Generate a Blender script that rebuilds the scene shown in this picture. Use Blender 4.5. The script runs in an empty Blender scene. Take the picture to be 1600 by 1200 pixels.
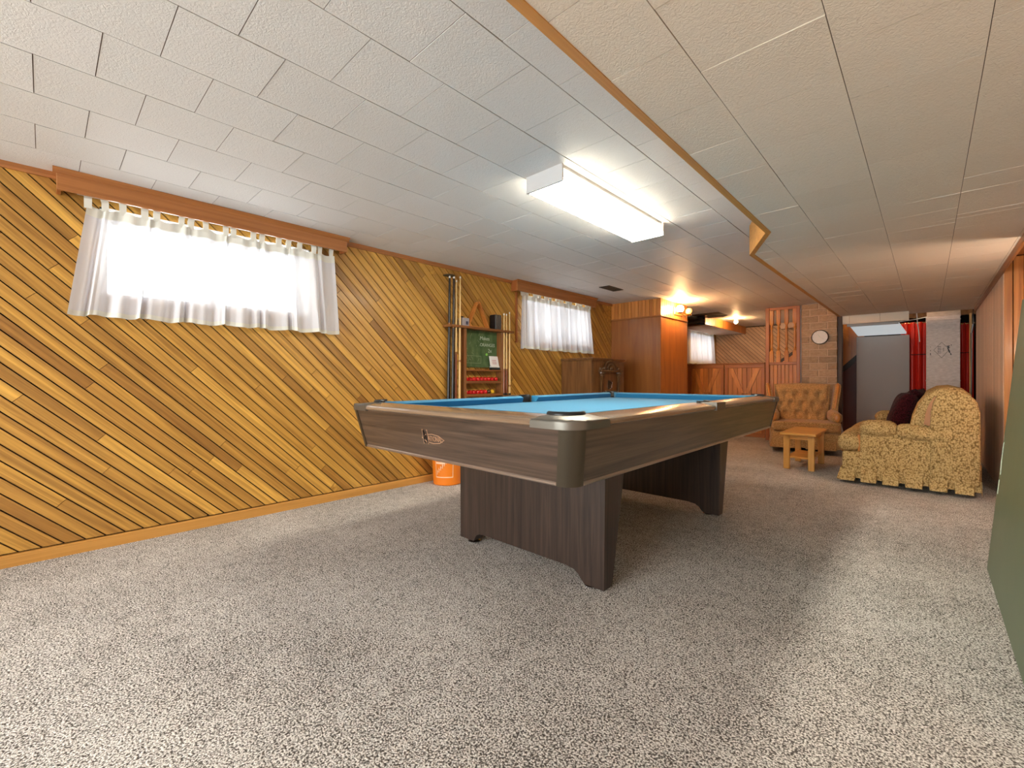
import bpy, bmesh, math, random
from mathutils import Vector, Matrix
random.seed(11)
COL = bpy.context.scene.collection
SC = bpy.context.scene
PI = math.pi

# ------------------------------------------------------------------ camera
CAM_H = 0.974
YAW = math.atan2(649, 689)
cam_data = bpy.data.cameras.new('camera')
cam_data.sensor_width = 36.0
cam_data.lens = 689 / 1600 * 36
cam_data.shift_y = -8 / 1600
cam_data.clip_start = 0.02
cam = bpy.data.objects.new('camera', cam_data)
cam.location = (0, 0, CAM_H)
cam.rotation_euler = (PI / 2, 0, YAW)
COL.objects.link(cam)
SC.camera = cam

# ------------------------------------------------------------------ world, exposure
world = bpy.data.worlds.new('overcast_sky')
SC.world = world
world.use_nodes = True
wb = world.node_tree.nodes['Background']
wb.inputs['Color'].default_value = (0.98, 0.98, 0.97, 1)
wb.inputs['Strength'].default_value = 8.6
SC.view_settings.view_transform = 'Standard'
SC.view_settings.look = 'None'
SC.view_settings.gamma = 1.0
SC.view_settings.use_curve_mapping = False
SC.view_settings.exposure = 1.02
LAMP_STRENGTH = 23.5
LAMP_COLOR = (1.0, 0.90, 0.72)
REAR_FILL_STRENGTH = 10.0  # unseen fill fixture added behind the camera
REAR_FILL_COLOR = (1.0, 0.94, 0.86)
SCONCE_STRENGTH = 225.0
BULB_STRENGTH = 260.0
WARM = (1.0, 0.56, 0.24)

def portal(y0, y1, z0, z1, x):
    d = bpy.data.lights.new('window_portal', 'AREA')
    d.shape = 'RECTANGLE'
    d.size = z1 - z0
    d.size_y = y1 - y0
    d.cycles.is_portal = True
    o = bpy.data.objects.new('window_portal', d)
    o.location = (x, (y0 + y1) / 2, (z0 + z1) / 2)
    o.rotation_euler = (0, -PI / 2, 0)
    COL.objects.link(o)

# ------------------------------------------------------------------ dimensions
WL = -3.465          # face of the left wall's planks
H = 2.097            # main ceiling
S = 1.884            # lowered ceiling
WR = 0.46            # right wall
YF = 10.39           # far wall of the bar corner
YB = -3.2            # wall behind the camera
WIN = [(0.22, 1.41, 1.45, 1.965), (3.90, 5.24, 1.43, 1.965), (8.80, 10.05, 1.36, 1.965)]

# ------------------------------------------------------------------ node helpers
def new_mat(name):
    m = bpy.data.materials.new(name)
    m.use_nodes = True
    nt = m.node_tree
    return m, nt, nt.nodes, nt.links, nt.nodes['Principled BSDF']

def plain(name, col, rough=0.5, metal=0.0, spec=0.5, emit=None, es=0.0, coat=0.0):
    m, nt, N, L, b = new_mat(name)
    b.inputs['Base Color'].default_value = (*col, 1)
    b.inputs['Roughness'].default_value = rough
    b.inputs['Metallic'].default_value = metal
    b.inputs['Specular IOR Level'].default_value = spec
    b.inputs['Coat Weight'].default_value = coat
    if emit:
        b.inputs['Emission Color'].default_value = (*emit, 1)
        b.inputs['Emission Strength'].default_value = es
    return m

def ramp(N, stops, interp='LINEAR'):
    r = N.new('ShaderNodeValToRGB')
    r.color_ramp.interpolation = interp
    el = r.color_ramp.elements
    el[0].position, el[0].color = stops[0][0], (*stops[0][1], 1)
    el[1].position, el[1].color = stops[1][0], (*stops[1][1], 1)
    for p, c in stops[2:]:
        e = el.new(p)
        e.color = (*c, 1)
    return r

def mapped(N, L, scale, per_obj=True):
    tc = N.new('ShaderNodeTexCoord')
    mp = N.new('ShaderNodeMapping')
    mp.inputs['Scale'].default_value = scale
    if per_obj:
        oi = N.new('ShaderNodeObjectInfo')
        vm = N.new('ShaderNodeVectorMath'); vm.operation = 'SCALE'
        vm.inputs[0].default_value = (17.3, 31.7, 23.1)
        L.new(oi.outputs['Random'], vm.inputs['Scale'])
        va = N.new('ShaderNodeVectorMath'); va.operation = 'ADD'
        L.new(tc.outputs['Object'], va.inputs[0]); L.new(vm.outputs[0], va.inputs[1])
        L.new(va.outputs[0], mp.inputs['Vector'])
        return mp, oi
    L.new(tc.outputs['Object'], mp.inputs['Vector'])
    return mp, None

def wood(name, dark, light, axis='x', along=1.6, across=34.0, rough=0.4, tones=None, spec=0.5, bump=0.06, coat=0.0):
    """wood grain stretched along an object axis; tones = per-object board colours (multipliers)"""
    m, nt, N, L, b = new_mat(name)
    sc = [across] * 3
    sc['xyz'.index(axis)] = along
    mp, oi = mapped(N, L, sc)
    nz = N.new('ShaderNodeTexNoise')
    nz.inputs['Scale'].default_value = 1.0
    nz.inputs['Detail'].default_value = 5
    nz.inputs['Roughness'].default_value = 0.62
    nz.inputs['Distortion'].default_value = 0.7
    L.new(mp.outputs[0], nz.inputs['Vector'])
    r = ramp(N, [(0.30, dark), (0.68, light)])
    L.new(nz.outputs['Fac'], r.inputs[0])
    out = r.outputs[0]
    if tones:
        rr = ramp(N, [(i / max(1, len(tones) - 1), t) for i, t in enumerate(tones)])
        L.new(oi.outputs['Random'], rr.inputs[0])
        mx = N.new('ShaderNodeMix'); mx.data_type = 'RGBA'; mx.blend_type = 'MULTIPLY'
        mx.inputs['Factor'].default_value = 1.0
        L.new(out, mx.inputs['A']); L.new(rr.outputs[0], mx.inputs['B'])
        out = mx.outputs['Result']
    L.new(out, b.inputs['Base Color'])
    b.inputs['Roughness'].default_value = rough
    b.inputs['Specular IOR Level'].default_value = spec
    b.inputs['Coat Weight'].default_value = coat
    b.inputs['Coat Roughness'].default_value = 0.15
    bp = N.new('ShaderNodeBump')
    bp.inputs['Strength'].default_value = bump
    bp.inputs['Distance'].default_value = 0.004
    L.new(nz.outputs['Fac'], bp.inputs['Height']); L.new(bp.outputs[0], b.inputs['Normal'])
    return m

def fabric(name, cols, scale=90.0, rough=0.9, bump=0.5, dist=0.006, stretch=(1, 1, 1), big=0.0, sheen=0.2):
    m, nt, N, L, b = new_mat(name)
    mp, oi = mapped(N, L, tuple(s * scale for s in stretch), False)
    vo = N.new('ShaderNodeTexVoronoi')
    vo.inputs['Scale'].default_value = 1.0
    L.new(mp.outputs[0], vo.inputs['Vector'])
    nz = N.new('ShaderNodeTexNoise')
    nz.inputs['Scale'].default_value = 0.55
    nz.inputs['Detail'].default_value = 3
    L.new(mp.outputs[0], nz.inputs['Vector'])
    ad = N.new('ShaderNodeMath'); ad.operation = 'MULTIPLY_ADD'
    L.new(vo.outputs['Distance'], ad.inputs[0]); ad.inputs[1].default_value = -0.55
    L.new(nz.outputs['Fac'], ad.inputs[2])
    r = ramp(N, [(i / (len(cols) - 1) * 0.55 + 0.0, c) for i, c in enumerate(cols)])
    L.new(ad.outputs[0], r.inputs[0])
    L.new(r.outputs[0], b.inputs['Base Color'])
    b.inputs['Roughness'].default_value = rough
    b.inputs['Specular IOR Level'].default_value = 0.15
    b.inputs['Sheen Weight'].default_value = sheen
    bp = N.new('ShaderNodeBump')
    bp.inputs['Strength'].default_value = bump
    bp.inputs['Distance'].default_value = dist
    L.new(ad.outputs[0], bp.inputs['Height']); L.new(bp.outputs[0], b.inputs['Normal'])
    return m

# ------------------------------------------------------------------ materials
M = {}
M['groove'] = plain('dark_backing', (0.018, 0.008, 0.004), 0.9)
M['cedar'] = wood('honey_cedar', (0.30, 0.145, 0.030), (0.66, 0.375, 0.092), 'x', 1.2, 36, 0.42,
                  [(0.62, 0.52, 0.42), (0.90, 0.85, 0.70), (1.06, 1.02, 0.84), (0.74, 0.64, 0.50), (1.18, 1.16, 0.95), (0.94, 0.88, 0.66), (1.26, 1.26, 1.05), (0.68, 0.58, 0.44)], coat=0.12)
M['cedar_z'] = wood('orange_cedar_upright', (0.40, 0.140, 0.030), (0.66, 0.29, 0.07), 'z', 1.2, 30, 0.42,
                    [(0.7, 0.6, 0.5), (1.0, 0.9, 0.8), (1.2, 1.1, 1.0), (0.85, 0.75, 0.6), (1.1, 1.05, 0.9)], coat=0.1)
M['cedar_pink'] = wood('pale_upright_panel', (0.74, 0.56, 0.44), (0.88, 0.71, 0.58), 'z', 1.0, 26, 0.5,
                       [(0.85, 0.82, 0.78), (1.0, 0.96, 0.92), (1.1, 1.05, 1.0), (0.92, 0.86, 0.8)])
M['trim_y'] = wood('stained_trim_lengthwise', (0.30, 0.105, 0.028), (0.44, 0.175, 0.05), 'y', 1.0, 40, 0.4)
M['base_y'] = wood('baseboard_oak', (0.46, 0.21, 0.042), (0.62, 0.31, 0.075), 'y', 1.0, 40, 0.42)
M['trim_x'] = wood('stained_trim_crosswise', (0.30, 0.095, 0.024), (0.42, 0.15, 0.04), 'x', 1.0, 40, 0.4)
M['trim_z'] = wood('stained_trim_upright', (0.30, 0.085, 0.02), (0.42, 0.14, 0.035), 'z', 1.0, 40, 0.4)
M['fascia'] = wood('soffit_fascia', (0.50, 0.22, 0.050), (0.66, 0.33, 0.085), 'y', 1.0, 40, 0.45)
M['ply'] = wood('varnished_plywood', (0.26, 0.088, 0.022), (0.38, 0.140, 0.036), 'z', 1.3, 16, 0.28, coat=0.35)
M['walnut_x'] = wood('walnut_laminate_x', (0.018, 0.010, 0.007), (0.110, 0.068, 0.046), 'x', 1.4, 42, 0.38, coat=0.2)
M['walnut_y'] = wood('walnut_laminate_y', (0.034, 0.021, 0.013), (0.125, 0.080, 0.050), 'y', 1.4, 42, 0.38, coat=0.2)
M['walnut_z'] = wood('walnut_laminate_z', (0.014, 0.008, 0.006), (0.062, 0.036, 0.026), 'z', 1.4, 42, 0.42, coat=0.1)
M['rail_x'] = wood('walnut_rail_x', (0.15, 0.092, 0.056), (0.29, 0.20, 0.132), 'x', 1.4, 46, 0.25, coat=0.6)
M['rail_y'] = wood('walnut_rail_y', (0.15, 0.092, 0.056), (0.29, 0.20, 0.132), 'y', 1.4, 46, 0.25, coat=0.6)
M['rack'] = wood('brown_rack_wood', (0.15, 0.052, 0.014), (0.30, 0.12, 0.035), 'z', 1.4, 40, 0.4)
M['rack_y'] = wood('brown_rack_wood_lengthwise', (0.15, 0.052, 0.014), (0.30, 0.12, 0.035), 'y', 1.4, 40, 0.4)
M['oak'] = wood('dark_oak', (0.10, 0.038, 0.010), (0.235, 0.105, 0.032), 'z', 1.6, 38, 0.38, coat=0.15)
M['oak_carved'] = wood('carved_oak', (0.045, 0.017, 0.006), (0.17, 0.078, 0.026), 'z', 6, 30, 0.3, coat=0.3)
M['maple'] = wood('golden_maple', (0.62, 0.29, 0.055), (0.80, 0.42, 0.10), 'x', 1.5, 20, 0.35, coat=0.2)
M['maple_z'] = wood('golden_maple_upright', (0.60, 0.29, 0.06), (0.76, 0.42, 0.11), 'z', 1.5, 20, 0.38)
M['chairwood'] = wood('orange_show_wood', (0.50, 0.17, 0.03), (0.66, 0.27, 0.06), 'z', 2, 24, 0.35, coat=0.2)
M['sofawood'] = wood('sofa_show_wood', (0.34, 0.125, 0.022), (0.46, 0.19, 0.04), 'z', 2, 24, 0.4)
M['cue_pale'] = wood('pale_cue_shaft', (0.66, 0.40, 0.14), (0.80, 0.55, 0.24), 'z', 1, 40, 0.25)
M['cue_red'] = wood('reddish_cue_butt', (0.16, 0.035, 0.014), (0.28, 0.075, 0.026), 'z', 1, 40, 0.25)
M['cue_brown'] = wood('brown_cue_butt', (0.22, 0.075, 0.02), (0.36, 0.14, 0.04), 'z', 1, 40, 0.25)
M['cue_black'] = plain('black_lacquer', (0.010, 0.008, 0.009), 0.30, coat=0.0)
M['black'] = plain('black_plastic', (0.012, 0.012, 0.013), 0.35)
M['rubber'] = plain('black_rubber', (0.015, 0.014, 0.014), 0.75)
M['white'] = plain('white_paint', (0.80, 0.80, 0.79), 0.45)
M['white_metal'] = plain('white_enamel', (0.58, 0.59, 0.61), 0.4)
M['pewter'] = plain('grey_cast_metal', (0.16, 0.15, 0.132), 0.42, metal=0.75)
M['post_metal'] = plain('bronze_grey_corner_metal', (0.085, 0.070, 0.050), 0.38, metal=0.7)
M['strip_metal'] = plain('bronze_edge_strip', (0.42, 0.34, 0.29), 0.28, metal=0.85)
M['chrome'] = plain('chrome', (0.75, 0.75, 0.76), 0.12, metal=1.0)
M['copper'] = plain('copper_emblem', (0.50, 0.30, 0.19), 0.35, metal=0.25)
M['brass'] = plain('brass', (0.55, 0.36, 0.12), 0.25, metal=1.0)
M['red_ball'] = plain('red_ball_resin', (0.62, 0.010, 0.012), 0.12, coat=0.6)
M['yellow_ball'] = plain('yellow_ball_resin', (0.85, 0.50, 0.03), 0.12, coat=0.6)
M['brown_ball'] = plain('brown_ball_resin', (0.07, 0.025, 0.012), 0.12, coat=0.6)
M['chalk'] = plain('white_chalk', (0.52, 0.58, 0.46), 0.9)
M['chalk_dim'] = plain('faint_chalk', (0.24, 0.30, 0.17), 0.9)
M['paper'] = plain('white_paper', (0.80, 0.77, 0.78), 0.8)
M['print_red'] = plain('red_print', (0.45, 0.10, 0.13), 0.8)
M['green_chalk'] = plain('green_magnet', (0.25, 0.60, 0.10), 0.5)
M['grey_box'] = plain('grey_box_plastic', (0.34, 0.31, 0.33), 0.5)
M['blue_label'] = plain('dark_blue_label', (0.03, 0.035, 0.08), 0.4)
M['orange_pail'] = plain('orange_pail_plastic', (0.85, 0.22, 0.012), 0.35)
M['pail_print'] = plain('pale_pail_print', (0.88, 0.62, 0.42), 0.5)
M['steel_wire'] = plain('steel_wire', (0.4, 0.4, 0.4), 0.35, metal=1.0)
M['grey_board'] = plain('grey_painted_panel', (0.40, 0.345, 0.315), 0.6)
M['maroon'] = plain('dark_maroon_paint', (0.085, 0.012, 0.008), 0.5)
M['darkwood'] = plain('dark_stringer', (0.035, 0.018, 0.012), 0.5)
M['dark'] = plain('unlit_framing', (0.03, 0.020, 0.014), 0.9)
M['joist'] = wood('bare_joist', (0.16, 0.075, 0.03), (0.30, 0.16, 0.07), 'y', 1, 20, 0.8)
M['pine_z'] = wood('bare_pine_stud', (0.55, 0.32, 0.12), (0.70, 0.44, 0.19), 'z', 1, 20, 0.7)
M['conduit'] = plain('grey_conduit', (0.25, 0.25, 0.26), 0.4, metal=0.6)
M['vent'] = plain('dark_vent_metal', (0.05, 0.045, 0.04), 0.5, metal=0.4)
M['pinkwall'] = plain('pale_plaster', (0.62, 0.46, 0.34), 0.8)
M['mortar'] = plain('mortar', (0.58, 0.41, 0.29), 0.9)
M['post_dark'] = plain('dark_corner_post', (0.075, 0.042, 0.03), 0.6)
M['clock_face'] = plain('clock_face', (0.72, 0.66, 0.60), 0.35)
M['burgundy'] = fabric('burgundy_plush', [(0.012, 0.001, 0.002), (0.045, 0.004, 0.008), (0.085, 0.008, 0.014)], 120, 0.95, 0.8, 0.01, sheen=0.06)
M['tweed'] = fabric('tan_tweed', [(0.34, 0.185, 0.070), (0.54, 0.310, 0.125), (0.70, 0.43, 0.19)], 150, 0.95, 0.4, 0.004)
def weave_mat():
    m, nt, N, L, b = new_mat('nubby_gold_weave')
    mp, oi = mapped(N, L, (92, 92, 70), False)
    vo = N.new('ShaderNodeTexVoronoi'); vo.inputs['Scale'].default_value = 1.0; vo.inputs['Randomness'].default_value = 0.75
    L.new(mp.outputs[0], vo.inputs['Vector'])
    nz = N.new('ShaderNodeTexNoise'); nz.inputs['Scale'].default_value = 0.5; nz.inputs['Detail'].default_value = 3
    L.new(mp.outputs[0], nz.inputs['Vector'])
    ad = N.new('ShaderNodeMath'); ad.operation = 'MULTIPLY_ADD'
    L.new(nz.outputs['Fac'], ad.inputs[0]); ad.inputs[1].default_value = 0.40; L.new(vo.outputs['Distance'], ad.inputs[2])
    r = ramp(N, [(0.25, (0.72, 0.53, 0.265)), (0.62, (0.60, 0.42, 0.185)), (0.85, (0.40, 0.26, 0.105)), (1.0, (0.22, 0.135, 0.05))])
    L.new(ad.outputs[0], r.inputs[0]); L.new(r.outputs[0], b.inputs['Base Color'])
    b.inputs['Roughness'].default_value = 0.95
    b.inputs['Specular IOR Level'].default_value = 0.1
    bp = N.new('ShaderNodeBump'); bp.inputs['Strength'].default_value = 0.8; bp.inputs['Distance'].default_value = 0.008; bp.invert = True
    L.new(ad.outputs[0], bp.inputs['Height']); L.new(bp.outputs[0], b.inputs['Normal'])
    return m
M['weave'] = weave_mat()
M['red_cloth'] = plain('red_satin_cloth', (0.72, 0.030, 0.014), 0.42, spec=0.4)

# brick: tone per brick
def brick_mat():
    m, nt, N, L, b = new_mat('tan_brick')
    mp, oi = mapped(N, L, (30, 30, 60))
    nz = N.new('ShaderNodeTexNoise'); nz.inputs['Detail'].default_value = 4
    nz.inputs['Scale'].default_value = 1
    L.new(mp.outputs[0], nz.inputs['Vector'])
    r = ramp(N, [(0.3, (0.35, 0.240, 0.155)), (0.7, (0.49, 0.355, 0.245))])
    L.new(nz.outputs['Fac'], r.inputs[0])
    rr = ramp(N, [(0, (0.78, 0.76, 0.74)), (0.5, (1, 0.97, 0.94)), (1, (1.12, 1.08, 1.05))])
    L.new(oi.outputs['Random'], rr.inputs[0])
    mx = N.new('ShaderNodeMix'); mx.data_type = 'RGBA'; mx.blend_type = 'MULTIPLY'
    mx.inputs['Factor'].default_value = 1
    L.new(r.outputs[0], mx.inputs['A']); L.new(rr.outputs[0], mx.inputs['B'])
    L.new(mx.outputs['Result'], b.inputs['Base Color'])
    b.inputs['Roughness'].default_value = 0.9
    bp = N.new('ShaderNodeBump'); bp.inputs['Strength'].default_value = 0.4; bp.inputs['Distance'].default_value = 0.01
    L.new(nz.outputs['Fac'], bp.inputs['Height']); L.new(bp.outputs[0], b.inputs['Normal'])
    return m
M['brick'] = brick_mat()

def tile_mat(name, col, tones):
    m, nt, N, L, b = new_mat(name)
    mp, oi = mapped(N, L, (80, 80, 80))
    nz = N.new('ShaderNodeTexNoise'); nz.inputs['Detail'].default_value = 2
    nz.inputs['Scale'].default_value = 1; nz.inputs['Distortion'].default_value = 1.6
    L.new(mp.outputs[0], nz.inputs['Vector'])
    rr = ramp(N, [(0, tones[0]), (1, tones[1])])
    L.new(oi.outputs['Random'], rr.inputs[0])
    mx = N.new('ShaderNodeMix'); mx.data_type = 'RGBA'; mx.blend_type = 'MULTIPLY'
    mx.inputs['Factor'].default_value = 1
    mx.inputs['A'].default_value = (*col, 1)
    L.new(rr.outputs[0], mx.inputs['B'])
    L.new(mx.outputs['Result'], b.inputs['Base Color'])
    b.inputs['Roughness'].default_value = 0.55
    b.inputs['Specular IOR Level'].default_value = 0.35
    bp = N.new('ShaderNodeBump'); bp.inputs['Strength'].default_value = 0.5; bp.inputs['Distance'].default_value = 0.004
    L.new(nz.outputs['Fac'], bp.inputs['Height']); L.new(bp.outputs[0], b.inputs['Normal'])
    return m
M['tile'] = tile_mat('embossed_ceiling_tile', (0.74, 0.735, 0.73), [(0.95, 0.95, 0.94), (1.0, 1.0, 1.0)])
M['tile_low'] = tile_mat('embossed_lowered_tile', (0.80, 0.72, 0.615), [(0.96, 0.95, 0.94), (1.0, 1.0, 1.0)])  # ceiling tile again, with warm bounced light put into its colour
M['tile_gap'] = plain('tile_joint', (0.10, 0.06, 0.035), 0.9)

def carpet_mat():
    m, nt, N, L, b = new_mat('berber_carpet')
    mp, oi = mapped(N, L, (1, 1, 1), False)
    vo = N.new('ShaderNodeTexVoronoi'); vo.inputs['Scale'].default_value = 215
    L.new(mp.outputs[0], vo.inputs['Vector'])
    n1 = N.new('ShaderNodeTexNoise'); n1.inputs['Scale'].default_value = 170; n1.inputs['Detail'].default_value = 2
    n2 = N.new('ShaderNodeTexNoise'); n2.inputs['Scale'].default_value = 16; n2.inputs['Detail'].default_value = 3
    n3 = N.new('ShaderNodeTexNoise'); n3.inputs['Scale'].default_value = 1.6; n3.inputs['Detail'].default_value = 2
    for n in (n1, n2, n3):
        L.new(mp.outputs[0], n.inputs['Vector'])
    a = N.new('ShaderNodeMath'); a.operation = 'MULTIPLY_ADD'
    L.new(vo.outputs['Distance'], a.inputs[0]); a.inputs[1].default_value = -0.45; L.new(n1.outputs['Fac'], a.inputs[2])
    a2 = N.new('ShaderNodeMath'); a2.operation = 'MULTIPLY_ADD'
    L.new(n2.outputs['Fac'], a2.inputs[0]); a2.inputs[1].default_value = 0.15; L.new(a.outputs[0], a2.inputs[2])
    a3 = N.new('ShaderNodeMath'); a3.operation = 'MULTIPLY_ADD'
    L.new(n3.outputs['Fac'], a3.inputs[0]); a3.inputs[1].default_value = 0.16; L.new(a2.outputs[0], a3.inputs[2])
    r = ramp(N, [(0.27, (0.10, 0.09, 0.083)), (0.40, (0.45, 0.43, 0.41)), (0.55, (0.82, 0.795, 0.775)), (0.68, (0.93, 0.915, 0.90))])
    L.new(a3.outputs[0], r.inputs[0])
    L.new(r.outputs[0], b.inputs['Base Color'])
    b.inputs['Roughness'].default_value = 0.95
    b.inputs['Specular IOR Level'].default_value = 0.1
    bp = N.new('ShaderNodeBump'); bp.inputs['Strength'].default_value = 0.7; bp.inputs['Distance'].default_value = 0.006
    L.new(a.outputs[0], bp.inputs['Height']); L.new(bp.outputs[0], b.inputs['Normal'])
    return m
M['carpet'] = carpet_mat()

def cloth_mat():
    m, nt, N, L, b = new_mat('blue_table_cloth')
    mp, oi = mapped(N, L, (400, 400, 400), False)
    nz = N.new('ShaderNodeTexNoise'); nz.inputs['Scale'].default_value = 1
    L.new(mp.outputs[0], nz.inputs['Vector'])
    r = ramp(N, [(0.3, (0.020, 0.170, 0.335)), (0.7, (0.030, 0.215, 0.40))])
    L.new(nz.outputs['Fac'], r.inputs[0]); L.new(r.outputs[0], b.inputs['Base Color'])
    b.inputs['Roughness'].default_value = 0.85
    b.inputs['Specular IOR Level'].default_value = 0.2
    b.inputs['Sheen Weight'].default_value = 0.15
    return m
M['cloth'] = cloth_mat()

def board_mat():
    m, nt, N, L, b = new_mat('dusty_chalkboard')
    mp, oi = mapped(N, L, (14, 14, 9), False)
    nz = N.new('ShaderNodeTexNoise'); nz.inputs['Scale'].default_value = 1; nz.inputs['Detail'].default_value = 5
    L.new(mp.outputs[0], nz.inputs['Vector'])
    r = ramp(N, [(0.3, (0.035, 0.085, 0.022)), (0.75, (0.125, 0.185, 0.075))])
    L.new(nz.outputs['Fac'], r.inputs[0]); L.new(r.outputs[0], b.inputs['Base Color'])
    b.inputs['Roughness'].default_value = 0.8
    return m
M['chalkboard'] = board_mat()

def green_panel_mat():
    m, nt, N, L, b = new_mat('worn_green_table_top')
    mp, oi = mapped(N, L, (3, 3, 3), False)
    nz = N.new('ShaderNodeTexNoise'); nz.inputs['Scale'].default_value = 1; nz.inputs['Detail'].default_value = 4
    L.new(mp.outputs[0], nz.inputs['Vector'])
    r = ramp(N, [(0.3, (0.105, 0.145, 0.085)), (0.75, (0.130, 0.170, 0.105))])
    L.new(nz.outputs['Fac'], r.inputs[0]); L.new(r.outputs[0], b.inputs['Base Color'])
    b.inputs['Roughness'].default_value = 0.42
    return m
M['green_panel'] = green_panel_mat()

def galvanised():
    m, nt, N, L, b = new_mat('galvanised_sheet')
    mp, oi = mapped(N, L, (22, 22, 60), False)
    nz = N.new('ShaderNodeTexNoise'); nz.inputs['Scale'].default_value = 1; nz.inputs['Detail'].default_value = 6
    L.new(mp.outputs[0], nz.inputs['Vector'])
    r = ramp(N, [(0.3, (0.50, 0.43, 0.39)), (0.7, (0.66, 0.58, 0.54))])
    L.new(nz.outputs['Fac'], r.inputs[0]); L.new(r.outputs[0], b.inputs['Base Color'])
    b.inputs['Metallic'].default_value = 0.35
    b.inputs['Roughness'].default_value = 0.55
    return m
M['galv'] = galvanised()

def sheer(name, col, transp, trans):
    """woven voile: the threads close up where the cloth is seen edge-on"""
    m, nt, N, L, b = new_mat(name)
    N.remove(b)
    out = N['Material Output']
    d = N.new('ShaderNodeBsdfDiffuse'); d.inputs['Color'].default_value = (*col, 1)
    t = N.new('ShaderNodeBsdfTranslucent'); t.inputs['Color'].default_value = (*col, 1)
    tp = N.new('ShaderNodeBsdfTransparent')
    m1 = N.new('ShaderNodeMixShader'); m1.inputs[0].default_value = trans
    L.new(d.outputs[0], m1.inputs[1]); L.new(t.outputs[0], m1.inputs[2])
    m2 = N.new('ShaderNodeMixShader')
    lw = N.new('ShaderNodeLayerWeight'); lw.inputs['Blend'].default_value = 0.5
    mr = N.new('ShaderNodeMapRange')
    mr.inputs['From Min'].default_value = 0.10; mr.inputs['From Max'].default_value = 0.75
    mr.inputs['To Min'].default_value = transp; mr.inputs['To Max'].default_value = transp * 0.12
    L.new(lw.outputs['Facing'], mr.inputs['Value'])
    L.new(mr.outputs['Result'], m2.inputs[0])
    L.new(m1.outputs[0], m2.inputs[1]); L.new(tp.outputs[0], m2.inputs[2])
    L.new(m2.outputs[0], out.inputs['Surface'])
    return m
M['sheer'] = sheer('sheer_white_voile', (0.80, 0.80, 0.85), 0.085, 0.10)
M['sheer_tab'] = sheer('sheer_voile_double', (0.82, 0.82, 0.76), 0.03, 0.09)

def glass_mat():
    m, nt, N, L, b = new_mat('window_glass')
    N.remove(b)
    out = N['Material Output']
    tp = N.new('ShaderNodeBsdfTransparent'); tp.inputs['Color'].default_value = (0.95, 0.97, 0.96, 1)
    g = N.new('ShaderNodeBsdfGlossy'); g.inputs['Roughness'].default_value = 0.02
    fr = N.new('ShaderNodeFresnel'); fr.inputs['IOR'].default_value = 1.45
    mx = N.new('ShaderNodeMixShader')
    L.new(fr.outputs[0], mx.inputs[0]); L.new(tp.outputs[0], mx.inputs[1]); L.new(g.outputs[0], mx.inputs[2])
    L.new(mx.outputs[0], out.inputs['Surface'])
    return m
M['glass'] = glass_mat()
M['diffuser'] = plain('lit_diffuser', (0.9, 0.9, 0.88), 0.4, emit=LAMP_COLOR, es=LAMP_STRENGTH)
M['diffuser_fill'] = plain('rear_fill_diffuser', (0.9, 0.9, 0.88), 0.4, emit=REAR_FILL_COLOR, es=REAR_FILL_STRENGTH)  # glow of the added rear fill fixture
M['diffuser_side'] = plain('dim_diffuser_side', (0.85, 0.82, 0.72), 0.4, emit=(1.0, 0.80, 0.50), es=1.7)
M['glow_tray'] = plain('tray_added_glow', (0.78, 0.80, 0.81), 0.35, emit=(0.85, 0.95, 1.0), es=0.22)  # emission added so the tray looks bright
M['globe_lit'] = plain('lit_globe', (0.9, 0.85, 0.75), 0.3, emit=WARM, es=SCONCE_STRENGTH)
M['globe_dim'] = plain('unlit_amber_globe', (0.80, 0.58, 0.30), 0.08, coat=0.6)
M['bulb_fill'] = plain('utility_fill_glow', (0.9, 0.85, 0.75), 0.3, emit=(1.0, 0.66, 0.40), es=230.0)  # added bulb, brightens the unfinished corner
M['globe_fill'] = plain('recess_fill_globe', (0.9, 0.85, 0.75), 0.3, emit=(1.0, 0.86, 0.68), es=48.0)  # added lamp, brightens the far seating area
M['bulb'] = plain('lit_bulb', (0.9, 0.85, 0.75), 0.3, emit=WARM, es=BULB_STRENGTH)

# ------------------------------------------------------------------ mesh helpers
def box(bm, x0, x1, y0, y1, z0, z1, bev=0.0, seg=1, T=None):
    vs = [bm.verts.new((x, y, z)) for x in (x0, x1) for y in (y0, y1) for z in (z0, z1)]
    idx = [(0, 1, 3, 2), (4, 6, 7, 5), (0, 4, 5, 1), (2, 3, 7, 6), (0, 2, 6, 4), (1, 5, 7, 3)]
    fs = [bm.faces.new([vs[i] for i in f]) for f in idx]
    new = vs
    if bev > 0:
        es = list({e for f in fs for e in f.edges})
        r = bmesh.ops.bevel(bm, geom=es, offset=bev, segments=seg, affect='EDGES', profile=0.5)
        new = list({v for f in r['faces'] for v in f.verts} | {v for v in vs if v.is_valid})
    if T is not None:
        bmesh.ops.transform(bm, matrix=T, verts=new)
    return bm

def prism(bm, pts, axis, a0, a1, T=None):
    """pts in the plane normal to axis, extruded from a0 to a1"""
    def P(p, a):
        if axis == 'x': return (a, p[0], p[1])
        if axis == 'y': return (p[0], a, p[1])
        return (p[0], p[1], a)
    A = [bm.verts.new(P(p, a0)) for p in pts]
    B = [bm.verts.new(P(p, a1)) for p in pts]
    n = len(pts)
    for i in range(n):
        j = (i + 1) % n
        bm.faces.new((A[i], A[j], B[j], B[i]))
    bm.faces.new(list(reversed(A))); bm.faces.new(B)
    if T is not None:
        bmesh.ops.transform(bm, matrix=T, verts=A + B)
    return A, B

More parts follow.
